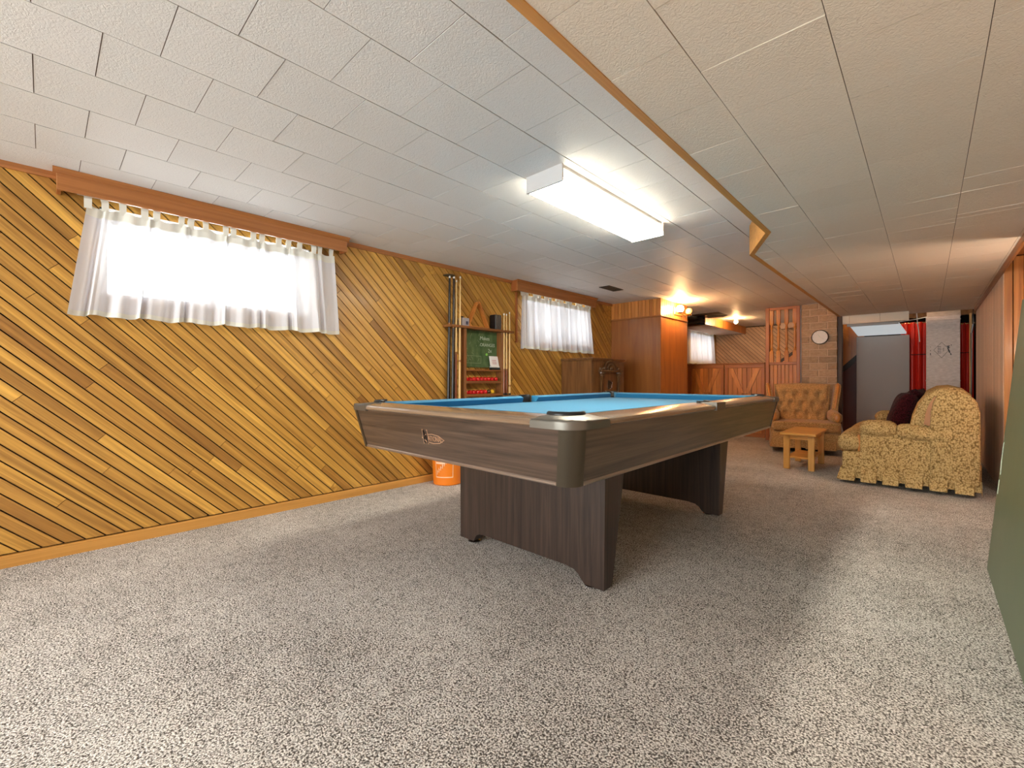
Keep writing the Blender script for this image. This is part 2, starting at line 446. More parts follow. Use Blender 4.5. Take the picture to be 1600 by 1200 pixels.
def loft(bm, rings, caps=True, closed=True):
    R = [[bm.verts.new(p) for p in r] for r in rings]
    n = len(R[0])
    for a, b in zip(R[:-1], R[1:]):
        for i in range(n if closed else n - 1):
            j = (i + 1) % n
            bm.faces.new((a[i], a[j], b[j], b[i]))
    if caps and closed:
        bm.faces.new(list(reversed(R[0]))); bm.faces.new(R[-1])
    return R

def lathe(bm, prof, n=16, c=(0, 0, 0), T=None):
    rings = []
    for r, z in prof:
        rings.append([(c[0] + r * math.cos(2 * PI * i / n), c[1] + r * math.sin(2 * PI * i / n), c[2] + z) for i in range(n)])
    R = loft(bm, rings)
    if T is not None:
        bmesh.ops.transform(bm, matrix=T, verts=[v for r in R for v in r])

def tube(bm, pts, r, n=8):
    pts = [Vector(p) for p in pts]
    rings = []
    up = Vector((0, 0, 1))
    for i, p in enumerate(pts):
        d = (pts[min(i + 1, len(pts) - 1)] - pts[max(i - 1, 0)]).normalized()
        a = d.cross(up)
        if a.length < 1e-3: a = d.cross(Vector((1, 0, 0)))
        a.normalize(); b = d.cross(a)
        rr = r[i] if isinstance(r, (list, tuple)) else r
        rings.append([p + (a * math.cos(2 * PI * k / n) + b * math.sin(2 * PI * k / n)) * rr for k in range(n)])
    loft(bm, rings)

def grid(bm, fn, nu, nv, flip=False):
    V = [[bm.verts.new(fn(i / nu, j / nv)) for j in range(nv + 1)] for i in range(nu + 1)]
    for i in range(nu):
        for j in range(nv):
            q = (V[i][j], V[i + 1][j], V[i + 1][j + 1], V[i][j + 1])
            bm.faces.new(tuple(reversed(q)) if flip else q)
    return V

def ball(bm, c, r, seg=20, rings=12, sc=(1, 1, 1)):
    bmesh.ops.create_uvsphere(bm, u_segments=seg, v_segments=rings, radius=r,
                              matrix=Matrix.Translation(c) @ Matrix.Diagonal((*sc, 1)))

def cushion(bm, x0, x1, y0, y1, z0, z1, rnd=0.05, puff=0.02, n=8):
    """soft rounded block"""
    tmp = bmesh.new()
    box(tmp, -1, 1, -1, 1, -1, 1)
    bmesh.ops.subdivide_edges(tmp, edges=tmp.edges[:], cuts=n - 1, use_grid_fill=True)
    hx, hy, hz = (x1 - x0) / 2, (y1 - y0) / 2, (z1 - z0) / 2
    c = Vector(((x0 + x1) / 2, (y0 + y1) / 2, (z0 + z1) / 2))
    rnd = min(rnd, hx, hy, hz)
    vm = {}
    for v in tmp.verts:
        p = Vector((v.co.x * hx, v.co.y * hy, v.co.z * hz))
        # finer sampling towards the edges
        q = Vector([math.copysign(h * (1 - (1 - abs(t)) ** 1.6), t) if h > 0 else 0 for t, h in ((v.co.x, hx), (v.co.y, hy), (v.co.z, hz))])
        core = Vector([max(-h + rnd, min(h - rnd, t)) for t, h in zip(q, (hx, hy, hz))])
        d = q - core
        if d.length > 1e-6:
            q = core + d.normalized() * min(rnd, max(abs(d.x), abs(d.y), abs(d.z)))
        u = [q.x / hx, q.y / hy, q.z / hz]
        for k in range(3):
            o = [u[m] for m in range(3) if m != k]
            q[k] += math.copysign(1, u[k]) * abs(u[k]) ** 3 * puff * (1 - o[0] ** 2) * (1 - o[1] ** 2)
        vm[v] = bm.verts.new(c + q)
    for f in tmp.faces:
        bm.faces.new([vm[v] for v in f.verts])
    tmp.free()
    return list(vm.values())

def text_bm(bm, s, size, ext, T):
    cu = bpy.data.curves.new('lettering', 'FONT')
    cu.body = s; cu.size = size; cu.extrude = ext; cu.align_x = 'CENTER'; cu.align_y = 'CENTER'
    o = bpy.data.objects.new('lettering_source', cu)
    COL.objects.link(o)
    dg = bpy.context.evaluated_depsgraph_get()
    me = bpy.data.meshes.new_from_object(o.evaluated_get(dg))
    me.transform(T)
    bm.from_mesh(me)
    bpy.data.objects.remove(o); bpy.data.meshes.remove(me); bpy.data.curves.remove(cu)

def obj(name, bm, mat, parent=None, loc=(0, 0, 0), rot=(0, 0, 0), smooth=None, label=None, normals=True):
    if normals:
        bmesh.ops.recalc_face_normals(bm, faces=bm.faces[:])
    me = bpy.data.meshes.new(name)
    bm.to_mesh(me); bm.free()
    me.materials.append(mat)
    if smooth is not None:
        for p in me.polygons: p.use_smooth = True
        me.set_sharp_from_angle(angle=math.radians(smooth))
    o = bpy.data.objects.new(name, me)
    o.location = loc; o.rotation_euler = rot
    if parent: o.parent = parent
    if label: o['label'] = label
    COL.objects.link(o)
    return o

def tag(o, label, cat=None, group=None, kind=None):
    o['label'] = label
    if cat: o['category'] = cat
    if group: o['group'] = group
    if kind: o['kind'] = kind
    return o

def thing(name, label, cat, loc=(0, 0, 0), rot=(0, 0, 0), group=None, kind=None):
    o = bpy.data.objects.new(name, None)
    o.empty_display_size = 0.1
    o.location = loc; o.rotation_euler = rot
    COL.objects.link(o)
    return tag(o, label, cat, group, kind)

def copy_tree(o, parent=None):
    c = o.copy(); COL.objects.link(c); c.parent = parent
    for ch in list(o.children): copy_tree(ch, c)
    return c

def B(): return bmesh.new()

def bx(name, mat, parent, x0, x1, y0, y1, z0, z1, bev=0.0, seg=1, label=None, smooth=None):
    b = B(); box(b, x0, x1, y0, y1, z0, z1, bev, seg)
    return obj(name, b, mat, parent, label=label, smooth=smooth)

def clip(poly, a, b, c):
    """keep the part of a convex polygon with a*x+b*y <= c"""
    out = []
    n = len(poly)
    for i in range(n):
        p, q = poly[i], poly[(i + 1) % n]
        dp, dq = a * p[0] + b * p[1] - c, a * q[0] + b * q[1] - c
        if dp <= 0: out.append(p)
        if (dp < 0 < dq) or (dq < 0 < dp):
            t = dp / (dp - dq)
            out.append((p[0] + (q[0] - p[0]) * t, p[1] + (q[1] - p[1]) * t))
    return out

def cliprect(poly, x0, x1, y0, y1):
    for a, b, c in ((-1, 0, -x0), (1, 0, x1), (0, -1, -y0), (0, 1, y1)):
        if len(poly) < 3: return []
        poly = clip(poly, a, b, c)
    return poly

def area(p):
    return abs(sum(p[i][0] * p[(i + 1) % len(p)][1] - p[(i + 1) % len(p)][0] * p[i][1] for i in range(len(p)))) / 2

def seen(x, y, z, m=0.12):
    """whether a point of the room lies in the photograph's view (with a margin)"""
    c, s = math.cos(YAW), math.sin(YAW)
    d = -s * x + c * y
    if d < 0.1: return False
    u = (c * x + s * y) / d * 689; v = (z - CAM_H) / d * 689
    return abs(u) < 800 * (1 + m) and abs(v) < 600 * (1 + m)

# ================================================================== ROOM SHELL
def shell(name, label, kind='structure'):
    return thing(name, label, 'structure', kind=kind)

fl = bx('floor', M['carpet'], None, -3.6, 1.7, YB, YF + 0.2, -0.05, 0.0)
tag(fl, 'grey beige loop pile carpet covering the whole basement floor', 'carpet', kind='structure')

# ---- left wall: slab with three window openings, 45 degree planks in front
wall_left = shell('wall_left', 'left wall clad in honey cedar planks laid diagonally')
def slab_with_holes(parent, mat, x0, x1, y0, y1, z0, z1, holes):
    b = B()
    cur = y0
    for (a, c, e, f) in holes:
        box(b, x0, x1, cur, a, z0, z1)
        box(b, x0, x1, a, c, z0, e); box(b, x0, x1, a, c, f, z1)
        cur = c
    box(b, x0, x1, cur, y1, z0, z1)
    return obj('backing', b, mat, parent)
slab_with_holes(wall_left, M['groove'], WL - 0.24, WL - 0.014, YB, YF + 0.2, 0, 2.25, WIN)

PITCH = 0.0843; S0 = 0.9891 - 0.0843 * 40; GAP = 0.0066
def diag_planks(parent, mat, regions, place, stuff_when, t=0.013, smin=-4.0, smax=13.0, keep=300):
    """planks run down at 45 degrees in wall coordinates (a along the wall, z up)"""
    pieces = []
    k0 = int((smin - S0) / PITCH); k1 = int((smax - S0) / PITCH)
    h = PITCH / 2 / math.sqrt(2) - GAP / 2
    for k in range(k0, k1):
        s = S0 + (k + 0.5) * PITCH
        # centre line a+z=s ; direction (1,-1)/sqrt2 ; coordinate w=(a-z)/sqrt2
        w = -6 + random.random() * 1.5
        cuts = [w]
        while w < 12:
            w += random.choice((0.75, 1.05, 1.4, 1.8, 2.2)) + random.random() * 0.25
            cuts.append(w)
        for w0, w1 in zip(cuts[:-1], cuts[1:]):
            w0 += 0.0012; w1 -= 0.0012
            d = (1 / math.sqrt(2), -1 / math.sqrt(2)); nrm = (1 / math.sqrt(2), 1 / math.sqrt(2))
            c = s / math.sqrt(2)
            rect = [(d[0] * a + nrm[0] * (c + b), d[1] * a + nrm[1] * (c + b)) for a, b in ((w0, -h), (w1, -h), (w1, h), (w0, h))]
            a0, a1, z0, z1, holes = regions
            full = cliprect(rect, a0, a1, z0, z1)
            if len(full) < 3 or area(full) < 2.5e-4: continue
            hit = [hl for hl in holes if len(cliprect(full, *hl)) >= 3 and area(cliprect(full, *hl)) > 1e-6]
            if not hit:
                pieces.append([full]); continue
            h0, h1, e0, e1 = hit[0]
            # what is left of the board up and to the left of the opening, and down and to the right of it
            up = [cliprect(full, a0, h0, z0, z1), cliprect(full, h0, h1, e1, z1)]
            dn = [cliprect(full, h0, h1, z0, e0), cliprect(full, h1, a1, z0, z1)]
            for grp in (up, dn):
                grp = [g for g in grp if len(g) >= 3 and area(g) > 5e-5]
                if grp: pieces.append(grp)
    ind, rest = [], []
    for ps in pieces:
        pts_ = [q for p in ps for q in p]
        cx = sum(q[0] for q in pts_) / len(pts_); cz = sum(q[1] for q in pts_) / len(pts_)
        (rest if stuff_when(pts_, cx, cz) else ind).append((sum(area(p) for p in ps), ps, cx, cz))
    ind.sort(key=lambda q: -q[0])
    rest += ind[keep:]; ind = ind[:keep]
    for a, p, cx, cz in ind:
        dt = random.uniform(-0.0012, 0.0012)
        b = B()
        # local frame: x along the plank, y across, z out of the wall
        for pp in p:
            loc = [((q[0] - cx) * 0.70711 - (q[1] - cz) * 0.70711, (q[0] - cx) * 0.70711 + (q[1] - cz) * 0.70711) for q in pp]
            prism(b, loc, 'z', -t, dt)
        o = obj('plank', b, mat, parent)
        o.matrix_local = place(cx, cz)
    if rest:
        b = B()
        for a, p, cx, cz in rest:
            for pp in p:
                loc = [((q[0] - cx) * 0.70711 - (q[1] - cz) * 0.70711, (q[0] - cx) * 0.70711 + (q[1] - cz) * 0.70711) for q in pp]
                prism(b, loc, 'z', -t, 0, T=place(cx, cz))
        o = obj('plank_remainder', b, mat, parent); o['kind'] = 'stuff'

r2 = 1 / math.sqrt(2)
def place_left(a, z):
    # local x -> (0,1,-1)/sqrt2 ; local y -> (0,1,1)/sqrt2 ; local z -> +x
    return Matrix(((0, 0, 1, WL), (r2, r2, 0, a), (-r2, r2, 0, z), (0, 0, 0, 1)))
regs = (-2.4, YF, 0.07, 2.07, WIN)
diag_planks(wall_left, M['cedar'], regs, place_left,
            lambda p, cx, cz: not any(seen(WL, q[0], q[1], 0.02) for q in p + [(cx, cz)]) or (5.9 < cx < 8.6))
b = B(); box(b, WL - 0.014, WL - 0.002, YB, -2.4, 0, 2.1); obj('plain_panel', b, M['trim_z'], wall_left)

tr = B(); prism(tr, [(WL - 0.014, 2.062), (WL + 0.014, 2.062), (WL + 0.020, 2.075), (WL + 0.020, 2.102), (WL - 0.014, 2.102)], 'y', YB, YF)
tag(obj('trim_1', tr, M['trim_y']), 'thin stained moulding where diagonal plank wall meets ceiling', 'trim', kind='structure')
bs = B(); prism(bs, [(WL - 0.014, 0), (WL + 0.016, 0), (WL + 0.016, 0.056), (WL + 0.009, 0.063), (WL - 0.014, 0.063)], 'y', YB, 5.86)
tag(obj('baseboard_left', bs, M['base_y']), 'flat oak baseboard along the foot of diagonal plank wall', 'baseboard', kind='structure')

# ---- windows
for i, (a, c, e, f) in enumerate(WIN):
    w = thing('window_%d' % (i + 1), ('small basement window behind the near left curtain', 'small basement window behind curtain above the carved cabinet',
              'far basement window behind curtain beyond the half doors')[i], 'window', (WL, (a + c) / 2, e), kind='structure')
    hw, hh = (c - a) / 2, f - e
    b = B()
    for q in ((-hw, -hw + 0.012, 0, hh), (hw - 0.012, hw, 0, hh), (-hw, hw, 0, 0.012), (-hw, hw, hh - 0.012, hh)):
        box(b, -0.23, 0.0, q[0], q[1], q[2], q[3])
    obj('reveal', b, M['white'], w)
    b = B()
    for q in ((-hw, -hw + 0.045, 0, hh), (hw - 0.045, hw, 0, hh), (-hw, hw, 0, 0.045), (-hw, hw, hh - 0.045, hh), (-0.02, 0.02, 0, hh)):
        box(b, -0.20, -0.16, q[0], q[1], q[2], q[3], 0.004)
    obj('frame', b, M['white'], w)
    for s in (-1, 1):
        bx('pane', M['glass'], w, -0.183, -0.178, min(s * 0.02, s * (hw - 0.045)), max(s * 0.02, s * (hw - 0.045)), 0.045, hh - 0.045)
    bx('sill', M['trim_y'], w, -0.10, 0.02, -hw - 0.02, hw + 0.02, -0.02, 0.0, 0.004)
    portal(a, c, e, f, WL - 0.235)

# ---- ceilings
ceil = shell('ceiling', 'white ceiling of square embossed tiles in staggered rows')
def poly_prism(bm, p, z0, z1): prism(bm, p, 'z', z0, z1)
bx('backing', M['tile_gap'], ceil, -3.7, -0.70, YB, YF + 0.2, H + 0.0022, H + 0.06)
HOLES = [(-3.15, -2.55, 7.95, 8.26), (-2.86, -2.55, 7.75, 8.0)]
def lay_tiles(parent, mat, xs, phase, regions, zt, limit, gap=0.0028, seam=0.8):
    ind, rest = [], []
    for i, (x0, x1) in enumerate(xs):
        y = phase[i % 2] - 0.3048 * 16
        while y < YF:
            gx = gap * seam
            t = [(x0 + gx, y + gap / 2), (x1 - gx, y + gap / 2), (x1 - gx, y + 0.3048 - gap / 2), (x0 + gx, y + 0.3048 - gap / 2)]
            for reg in regions:
                p = t
                for (a, b_, c) in reg:
                    if len(p) >= 3: p = clip(p, a, b_, c)
                if len(p) < 3 or area(p) < 4e-4: continue
                cx = sum(q[0] for q in p) / len(p); cy = sum(q[1] for q in p) / len(p)
                d = -math.sin(YAW) * cx + math.cos(YAW) * cy
                ok = any(seen(q[0], q[1], zt, 0.0) for q in p + [(cx, cy)]) and cy < 9.0
                (ind if ok else rest).append((d, p))
            y += 0.3048
    ind.sort(key=lambda q: q[0])
    rest += ind[limit:]
    for d, p in ind[:limit]:
        cx = sum(q[0] for q in p) / len(p); cy = sum(q[1] for q in p) / len(p)
        b = B()
        dz = [random.uniform(-0.0020, 0.0006) for _ in p]
        loc = [(q[0] - cx, q[1] - cy) for q in p]
        A_ = [b.verts.new((q[0], q[1], z)) for q, z in zip(loc, dz)]
        ins = [b.verts.new((q[0], q[1], 0.003)) for q in loc]
        n = len(A_)
        b.faces.new(A_)
        for k in range(n): b.faces.new((A_[k], A_[(k + 1) % n], ins[(k + 1) % n], ins[k]))
        obj('ceiling_tile', b, mat, parent, (cx, cy, zt))
    if rest:
        b = B()
        for d, p in rest: prism(b, p, 'z', zt, zt + 0.003)
        o = obj('ceiling_tile_remainder', b, mat, parent); o['kind'] = 'stuff'
def lt(a, b_, c): return (a, b_, c)
main_regs = []
# outside the two torn-out openings
for reg in ([(-1, 0, 3.48), (1, 0, -0.716), (0, 1, 7.75), (0, -1, -YB)],
            [(-1, 0, 3.48), (1, 0, -3.05), (0, -1, -7.75), (0, 1, YF)],
            [(-1, 0, 3.05), (1, 0, -2.55), (0, -1, -8.30), (0, 1, YF)],
            [(-1, 0, 2.55), (1, 0, -0.716), (0, -1, -7.75), (0, 1, YF)]):
    main_regs.append(reg)
rows = [(-3.47, -3.165)] + [(-3.165 + 0.305 * k, -2.86 + 0.305 * k) for k in range(9)]
lay_tiles(ceil, M['tile'], rows, (0.131, -0.027), main_regs, H, 290)

low = shell('ceiling_low', 'lowered tiled ceiling section at right, coloured for warm bounced light')
bx('backing', M['tile_gap'], low, -0.66, WR + 0.02, YB, 8.28, S + 0.0022, S + 0.05)
bx('backing', M['tile_gap'], low, -0.90, -0.66, 3.55, 7.94, S + 0.0022, S + 0.05)
rows = [(-0.945, -0.794), (-0.794, -0.49), (-0.49, -0.185), (-0.185, 0.119), (0.119, 0.424), (0.424, 0.47)]
dg = (-0.475, -0.225)   # inside of the angled jog: normal of the edge from (-.72,3.07) to (-.945,3.545)
cdg = dg[0] * -0.72 + dg[1] * 3.07
low_regs = [[(-1, 0, 0.704), (0, 1, 3.07), (0, -1, -YB), (1, 0, WR)],
            [(dg[0], dg[1], cdg + 0.0), (0, -1, -3.07), (0, 1, 3.545), (1, 0, WR)],
            [(-1, 0, 0.93), (0, -1, -3.545), (0, 1, 7.94), (1, 0, -0.185)],
            [(-1, 0, 0.185), (0, -1, -3.545), (0, 1, 8.28), (1, 0, WR)]]
lay_tiles(low, M['tile_low'], rows, (1.337, 1.188), low_regs, S, 295, 0.0024, 0.42)

# fascia boards of the lowered ceiling
fa = B(); prism(fa, [(-0.704, YB), (-0.704, 3.085), (-0.734, 3.075), (-0.734, YB)], 'z', S - 0.004, H + 0.01)
tag(obj('trim_2', fa, M['fascia']), 'long wooden fascia edging the near part of lowered ceiling', 'trim', kind='structure')
fb = B(); prism(fb, [(-0.704, 3.085), (-0.918, 3.555), (-0.950, 3.548), (-0.734, 3.075)], 'z', S - 0.004, H + 0.01)
tag(obj('trim_3', fb, M['fascia']), 'short angled wooden fascia at the jog of lowered ceiling', 'trim', kind='structure')
fc = B(); prism(fc, [(-0.918, 3.555), (-0.918, 7.94), (-0.950, 7.94), (-0.950, 3.548)], 'z', S - 0.004, H + 0.01)
tag(obj('trim_4', fc, M['fascia']), 'wooden fascia running from the jog to the brick pillar', 'trim', kind='structure')
# hanging lip at the end of the lowered ceiling
lip = thing('hanging_ceiling_panel', 'loose strip of bounce tinted ceiling tiles hanging at the lowered ceiling end', 'ceiling panel', (-0.55, 7.95, S), kind='structure')
for x0, x1 in ((-0.36, -0.27), (-0.267, 0.07), (0.073, 0.37)):
    b = B(); prism(b, [(0.0, 0.0), (0.012, 0.0), (0.032, -0.118), (0.02, -0.118)], 'x', x0, x1); obj('ceiling_tile', b, M['tile_low'], lip)

# ---- right wall with its recessed doorway
wr = shell('wall_right', 'right wall of pale upright panelling beside the sofa')
b = B(); box(b, WR + 0.012, WR + 0.15, 5.46, 8.30, 0, 2.2); box(b, WR + 0.012, WR + 0.15, YB, 4.30, 0, 2.2); obj('backing', b, M['groove'], wr)
y = 5.46
wd = [0.085, 0.11, 0.095, 0.075, 0.12, 0.10]
i = 0
while y < 8.29:
    y1 = min(y + wd[i % 6], 8.30)
    b = B(); box(b, WR, WR + 0.012, y + 0.0018, y1 - 0.0018, 0.0, S - 0.012, 0.002)
    obj('panel_board', b, M['cedar_pink'], wr)
    y = y1; i += 1
b = B(); box(b, WR, WR + 0.012, YB, 4.298, 0, S); obj('panel_sheet', b, M['cedar_pink'], wr)
rec = shell('wall_recess', 'recess of orange upright boards behind the green panel')
b = B(); box(b, WR + 0.013, 1.62, 5.472, 5.56, 0, 2.2); box(b, 1.10, 1.62, 4.18, 5.472, 0, 2.2); box(b, WR + 0.16, 1.62, 4.18, 4.29, 0, 2.2)
obj('backing', b, M['groove'], rec)
x = WR + 0.001; i = 0
while x < 1.08:
    wdt = (0.052, 0.060, 0.068)[i % 3]
    b = B(); box(b, x + 0.002, min(x + wdt, 1.09) - 0.003, 5.455, 5.472, 0, 1.98, 0.003); obj('board', b, M['cedar_z'], rec)
    x += wdt; i += 1
y = 4.32
while y < 5.44:
    b = B(); box(b, 0.72, 0.735, y + 0.002, min(y + 0.088, 5.45) - 0.003, 0, 2.0, 0.003); obj('board', b, M['cedar_z'], rec)
    y += 0.088
bx('recess_ceiling', M['trim_y'], rec, WR + 0.0, 1.6, 4.2, 5.56, 1.985, 2.05)
t5 = B(); prism(t5, [(WR - 0.014, S - 0.030), (WR, S - 0.036), (WR + 0.0, S - 0.001), (WR - 0.022, S - 0.001)], 'y', YB, 8.28)
tag(obj('trim_5', t5, M['trim_y']), 'dark moulding along the top of the right wall', 'trim', kind='structure')

# ---- walls behind the camera and around the unfinished corner
RW = (-3.1, 0.3, 0.35, 1.95)
b = B(); box(b, -3.7, RW[0], YB - 0.1, YB, 0, 2.3); box(b, RW[1], 1.7, YB - 0.1, YB, 0, 2.3); box(b, RW[0], RW[1], YB - 0.1, YB, 0, RW[2]); box(b, RW[0], RW[1], YB - 0.1, YB, RW[3], 2.3)
tag(obj('wall_back', b, M['pinkwall']), 'plain pale wall behind the viewer', 'wall', kind='structure')
w4 = thing('window_4', 'added unseen window behind the viewer for fill daylight', 'window', (0, YB - 0.1, 0), kind='structure')  # unseen opening added to bring fill daylight into the room
b = B()
for q in ((RW[0], RW[0] + 0.05, RW[2], RW[3]), (RW[1] - 0.05, RW[1], RW[2], RW[3]), (RW[0], RW[1], RW[2], RW[2] + 0.05), (RW[0], RW[1], RW[3] - 0.05, RW[3]), (-1.99, -1.94, RW[2], RW[3]), (-0.86, -0.81, RW[2], RW[3])):
    box(b, q[0], q[1], 0.0, 0.06, q[2], q[3], 0.004)
obj('frame', b, M['white'], w4)
for x0, x1 in ((RW[0] + 0.05, -1.99), (-1.94, -0.86), (-0.81, RW[1] - 0.05)):
    bx('pane', M['glass'], w4, x0, x1, 0.02, 0.026, RW[2] + 0.05, RW[3] - 0.05)
pd_ = bpy.data.lights.new('window_portal', 'AREA'); pd_.shape = 'RECTANGLE'; pd_.size = RW[1] - RW[0]; pd_.size_y = RW[3] - RW[2]; pd_.cycles.is_portal = True
po_ = bpy.data.objects.new('window_portal', pd_); po_.location = ((RW[0] + RW[1]) / 2, YB - 0.11, (RW[2] + RW[3]) / 2); po_.rotation_euler = (PI / 2, 0, 0); COL.objects.link(po_)
wf = shell('wall_far', 'far bar corner wall of pale diagonal planks')
bx('backing', M['groove'], wf, -3.7, -1.05, YF + 0.014, YF + 0.16, 0, 2.25)
def place_far(a, z):
    return Matrix(((r2, r2, 0, a), (0, 0, -1, YF), (-r2, r2, 0, z), (0, 0, 0, 1)))
M['cedar_far'] = wood('pale_cedar', (0.50, 0.30, 0.15), (0.66, 0.43, 0.24), 'x', 1.2, 24, 0.5, [(0.85, 0.8, 0.75), (1, .96, .92), (1.08, 1.05, 1.0)])
diag_planks(wf, M['cedar_far'], (-3.465, -1.06, 0.02, 2.08, []), place_far, lambda p, cx, cz: cz < 1.15, smin=-4, smax=2)
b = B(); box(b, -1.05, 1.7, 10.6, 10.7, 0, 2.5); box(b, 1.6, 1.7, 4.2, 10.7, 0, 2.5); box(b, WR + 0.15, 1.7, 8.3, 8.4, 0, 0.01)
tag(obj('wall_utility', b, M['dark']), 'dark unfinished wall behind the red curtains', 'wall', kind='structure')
jo = shell('ceiling_utility', 'bare dark joists over the unfinished corner')
bx('subfloor', M['dark'], jo, -1.0, 1.7, 7.95, 10.6, 2.33, 2.4)
for k in range(6):
    bx('joist', M['joist'], jo, -0.86 + 0.4 * k, -0.82 + 0.4 * k, 8.3, 10.6, 2.08, 2.33)
bx('beam', M['joist'], jo, -0.9, 1.5, 9.35, 9.45, 1.93, 2.08)
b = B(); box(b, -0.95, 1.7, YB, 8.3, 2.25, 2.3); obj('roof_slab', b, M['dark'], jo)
b = B(); box(b, 0.62, 1.7, YB, 4.2, 0, 2.3)
tag(obj('wall_side', b, M['dark']), 'hidden masonry behind the near right wall', 'wall', kind='structure')

# ---- closet box at the end of the left wall
CX, CY0, CY1 = -2.69, 5.86, 6.79
cl = shell('wall_closet', 'boxed closet of varnished brown plywood with a cedar band on top')
b = B(); box(b, WL, CX - 0.014, CY0 + 0.014, CY1, 0, 2.098); obj('backing', b, M['groove'], cl)
bx('front_panel', M['ply'], cl, WL + 0.001, CX, CY0, CY0 + 0.014, 0.0, 1.842, label='glossy brown plywood front panel')
M['ply_side'] = wood('orange_plywood', (0.36, 0.105, 0.016), (0.56, 0.20, 0.035), 'z', 1.0, 12, 0.33, coat=0.3)  # plywood in brighter orange; sconce light on the closet put into the colour
bx('side_panel', M['ply_side'], cl, CX - 0.014, CX, CY0 + 0.014, CY1, 0.0, 1.842, label='plywood side panel with sconce light in its orange colour')
nb = 14
for k in range(nb):
    w_ = (CX - WL) / nb
    bx('plank', M['cedar_z'], cl, WL + w_ * k + 0.002, WL + w_ * (k + 1) - 0.002, CY0 - 0.002, CY0 + 0.012, 1.862, 2.096, 0.002)
for k in range(15):
    w_ = (CY1 - CY0) / 15
    bx('plank', M['cedar_z'], cl, CX - 0.012, CX + 0.002, CY0 + w_ * k + 0.002, CY0 + w_ * (k + 1) - 0.002, 1.862, 2.096, 0.002)
b = B(); box(b, WL, CX + 0.014, CY0 - 0.014, CY0 + 0.005, 1.842, 1.862, 0.004); box(b, CX - 0.005, CX + 0.014, CY0 + 0.005, CY1, 1.842, 1.862, 0.004)
obj('belt_moulding', b, M['trim_x'], cl)
bx('corner_bead', M['trim_z'], cl, CX - 0.012, CX + 0.004, CY0 - 0.004, CY0 + 0.012, 0, 1.842, 0.004)

# ---- brick pillar
BX0, BX1, BY = -1.392, -0.955, 7.90
bp = shell('brick_pillar', 'tan brick pillar carrying the round wall clock')
bx('mortar', M['mortar'], bp, BX0 + 0.006, BX1 - 0.004, BY + 0.006, BY + 0.40, 0, 2.096)
ch = 0.1008; mj = 0.0125; bl = 0.2185
zz = 0.004; r = 0
while zz < 2.09:
    z1 = min(zz + ch - mj, 2.092)
    x = BX0 - (0 if r % 2 == 0 else bl / 2)
    while x < BX1:
        x0, x1 = max(x, BX0), min(x + bl - mj, BX1)
        if x1 - x0 > 0.02:
            pr = random.uniform(0, 0.004)
            bx('brick', M['brick'], bp, x0, x1, BY - pr, BY + 0.09, zz, z1, 0.004)
        x += bl
    # return face towards the stair opening
    yy = BY + 0.0975 + (0.05 if r % 2 else 0)
    bx('brick', M['brick'], bp, BX1 - 0.09, BX1 + 0.001, BY + 0.1, BY + 0.39, zz, z1, 0.004)
    zz += ch; r += 1
pd = bx('trim_6', M['post_dark'], None, BX1 + 0.003, BX1 + 0.055, BY + 0.03, BY + 0.13, 0, 1.93, 0.004)
tag(pd, 'dark brown post beside the brick pillar edge', 'trim', kind='structure')
pw = bx('trim_7', M['white'], None, BX0 - 0.030, BX0 - 0.010, BY + 0.01, BY + 0.05, 0.0, 2.09)
tag(pw, 'pale strip between spindle screen and brick pillar', 'trim', kind='structure')

# ---- dropped duct box in the bar corner
db = shell('duct_box', 'boxed cedar duct under the ceiling of the bar corner')
bx('underside', M['pinkwall'], db, -3.40, -2.862, 8.25, YF, 1.945, 1.955, label='pale board underside')
n = 24
for k in range(n):
    w_ = (YF - 8.0) / n
    bx('plank', M['cedar_z'], db, -2.862, -2.85, 8.0 + w_ * k + 0.002, 8.0 + w_ * (k + 1) - 0.002, 1.94, 2.094)
bx('liner', M['dark'], db, -3.40, -2.875, 8.02, 8.2, 2.0, 2.03)
b = B(); tube(b, [(-3.3, 7.9, 2.0), (-3.1, 8.4, 2.01), (-2.95, 9.2, 1.99)], 0.02, 8)
tag(obj('pipe', b, M['conduit'], smooth=40), 'grey pipe inside the torn open duct box', 'pipe')
b = B(); prism(b, [(-3.02, 7.98), (-2.7, 7.93), (-2.5, 8.05), (-2.62, 8.2), (-2.85, 8.16)], 'z', 2.062, 2.07)
tag(obj('ceiling_scrap', b, M['dark']), 'sagging torn dark ceiling scrap by the duct box', 'ceiling scrap')

# ---- stairs seen behind the pillar
st = thing('staircase', 'orange panelled staircase side behind the brick pillar', 'staircase', (-0.9, 9.0, 0), kind='structure')
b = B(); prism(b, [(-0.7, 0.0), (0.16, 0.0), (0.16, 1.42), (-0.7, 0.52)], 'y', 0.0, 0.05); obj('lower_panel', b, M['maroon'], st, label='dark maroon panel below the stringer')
b = B(); prism(b, [(-0.7, 0.54), (0.16, 1.44), (0.16, 2.3), (-0.7, 2.3)], 'y', 0.03, 0.06); obj('upper_panel', b, M['ply_side'], st, label='orange plywood above the stringer')
b = B(); prism(b, [(-0.7, 0.46), (0.16, 1.36), (0.16, 1.46), (-0.7, 0.56)], 'y', -0.03, 0.05); obj('stringer', b, M['darkwood'], st)
for k, (x0, z0) in enumerate(((-0.17, 1.62), (-0.17, 1.70), (-0.17, 1.78), (-0.17, 1.86))):
    b = B(); prism(b, [(x0, z0 + 0.0), (x0 + 0.14, z0 - 0.12), (x0 + 0.14, z0 - 0.05), (x0, z0 + 0.07)], 'y', 0.0, 0.029)
    obj('plank', b, M['cedar_z'], st)
s2 = thing('stair_stringer', 'sloping stair rail seen through the spindle screen', 'stair rail', (-2.0, 10.2, 0), kind='structure')
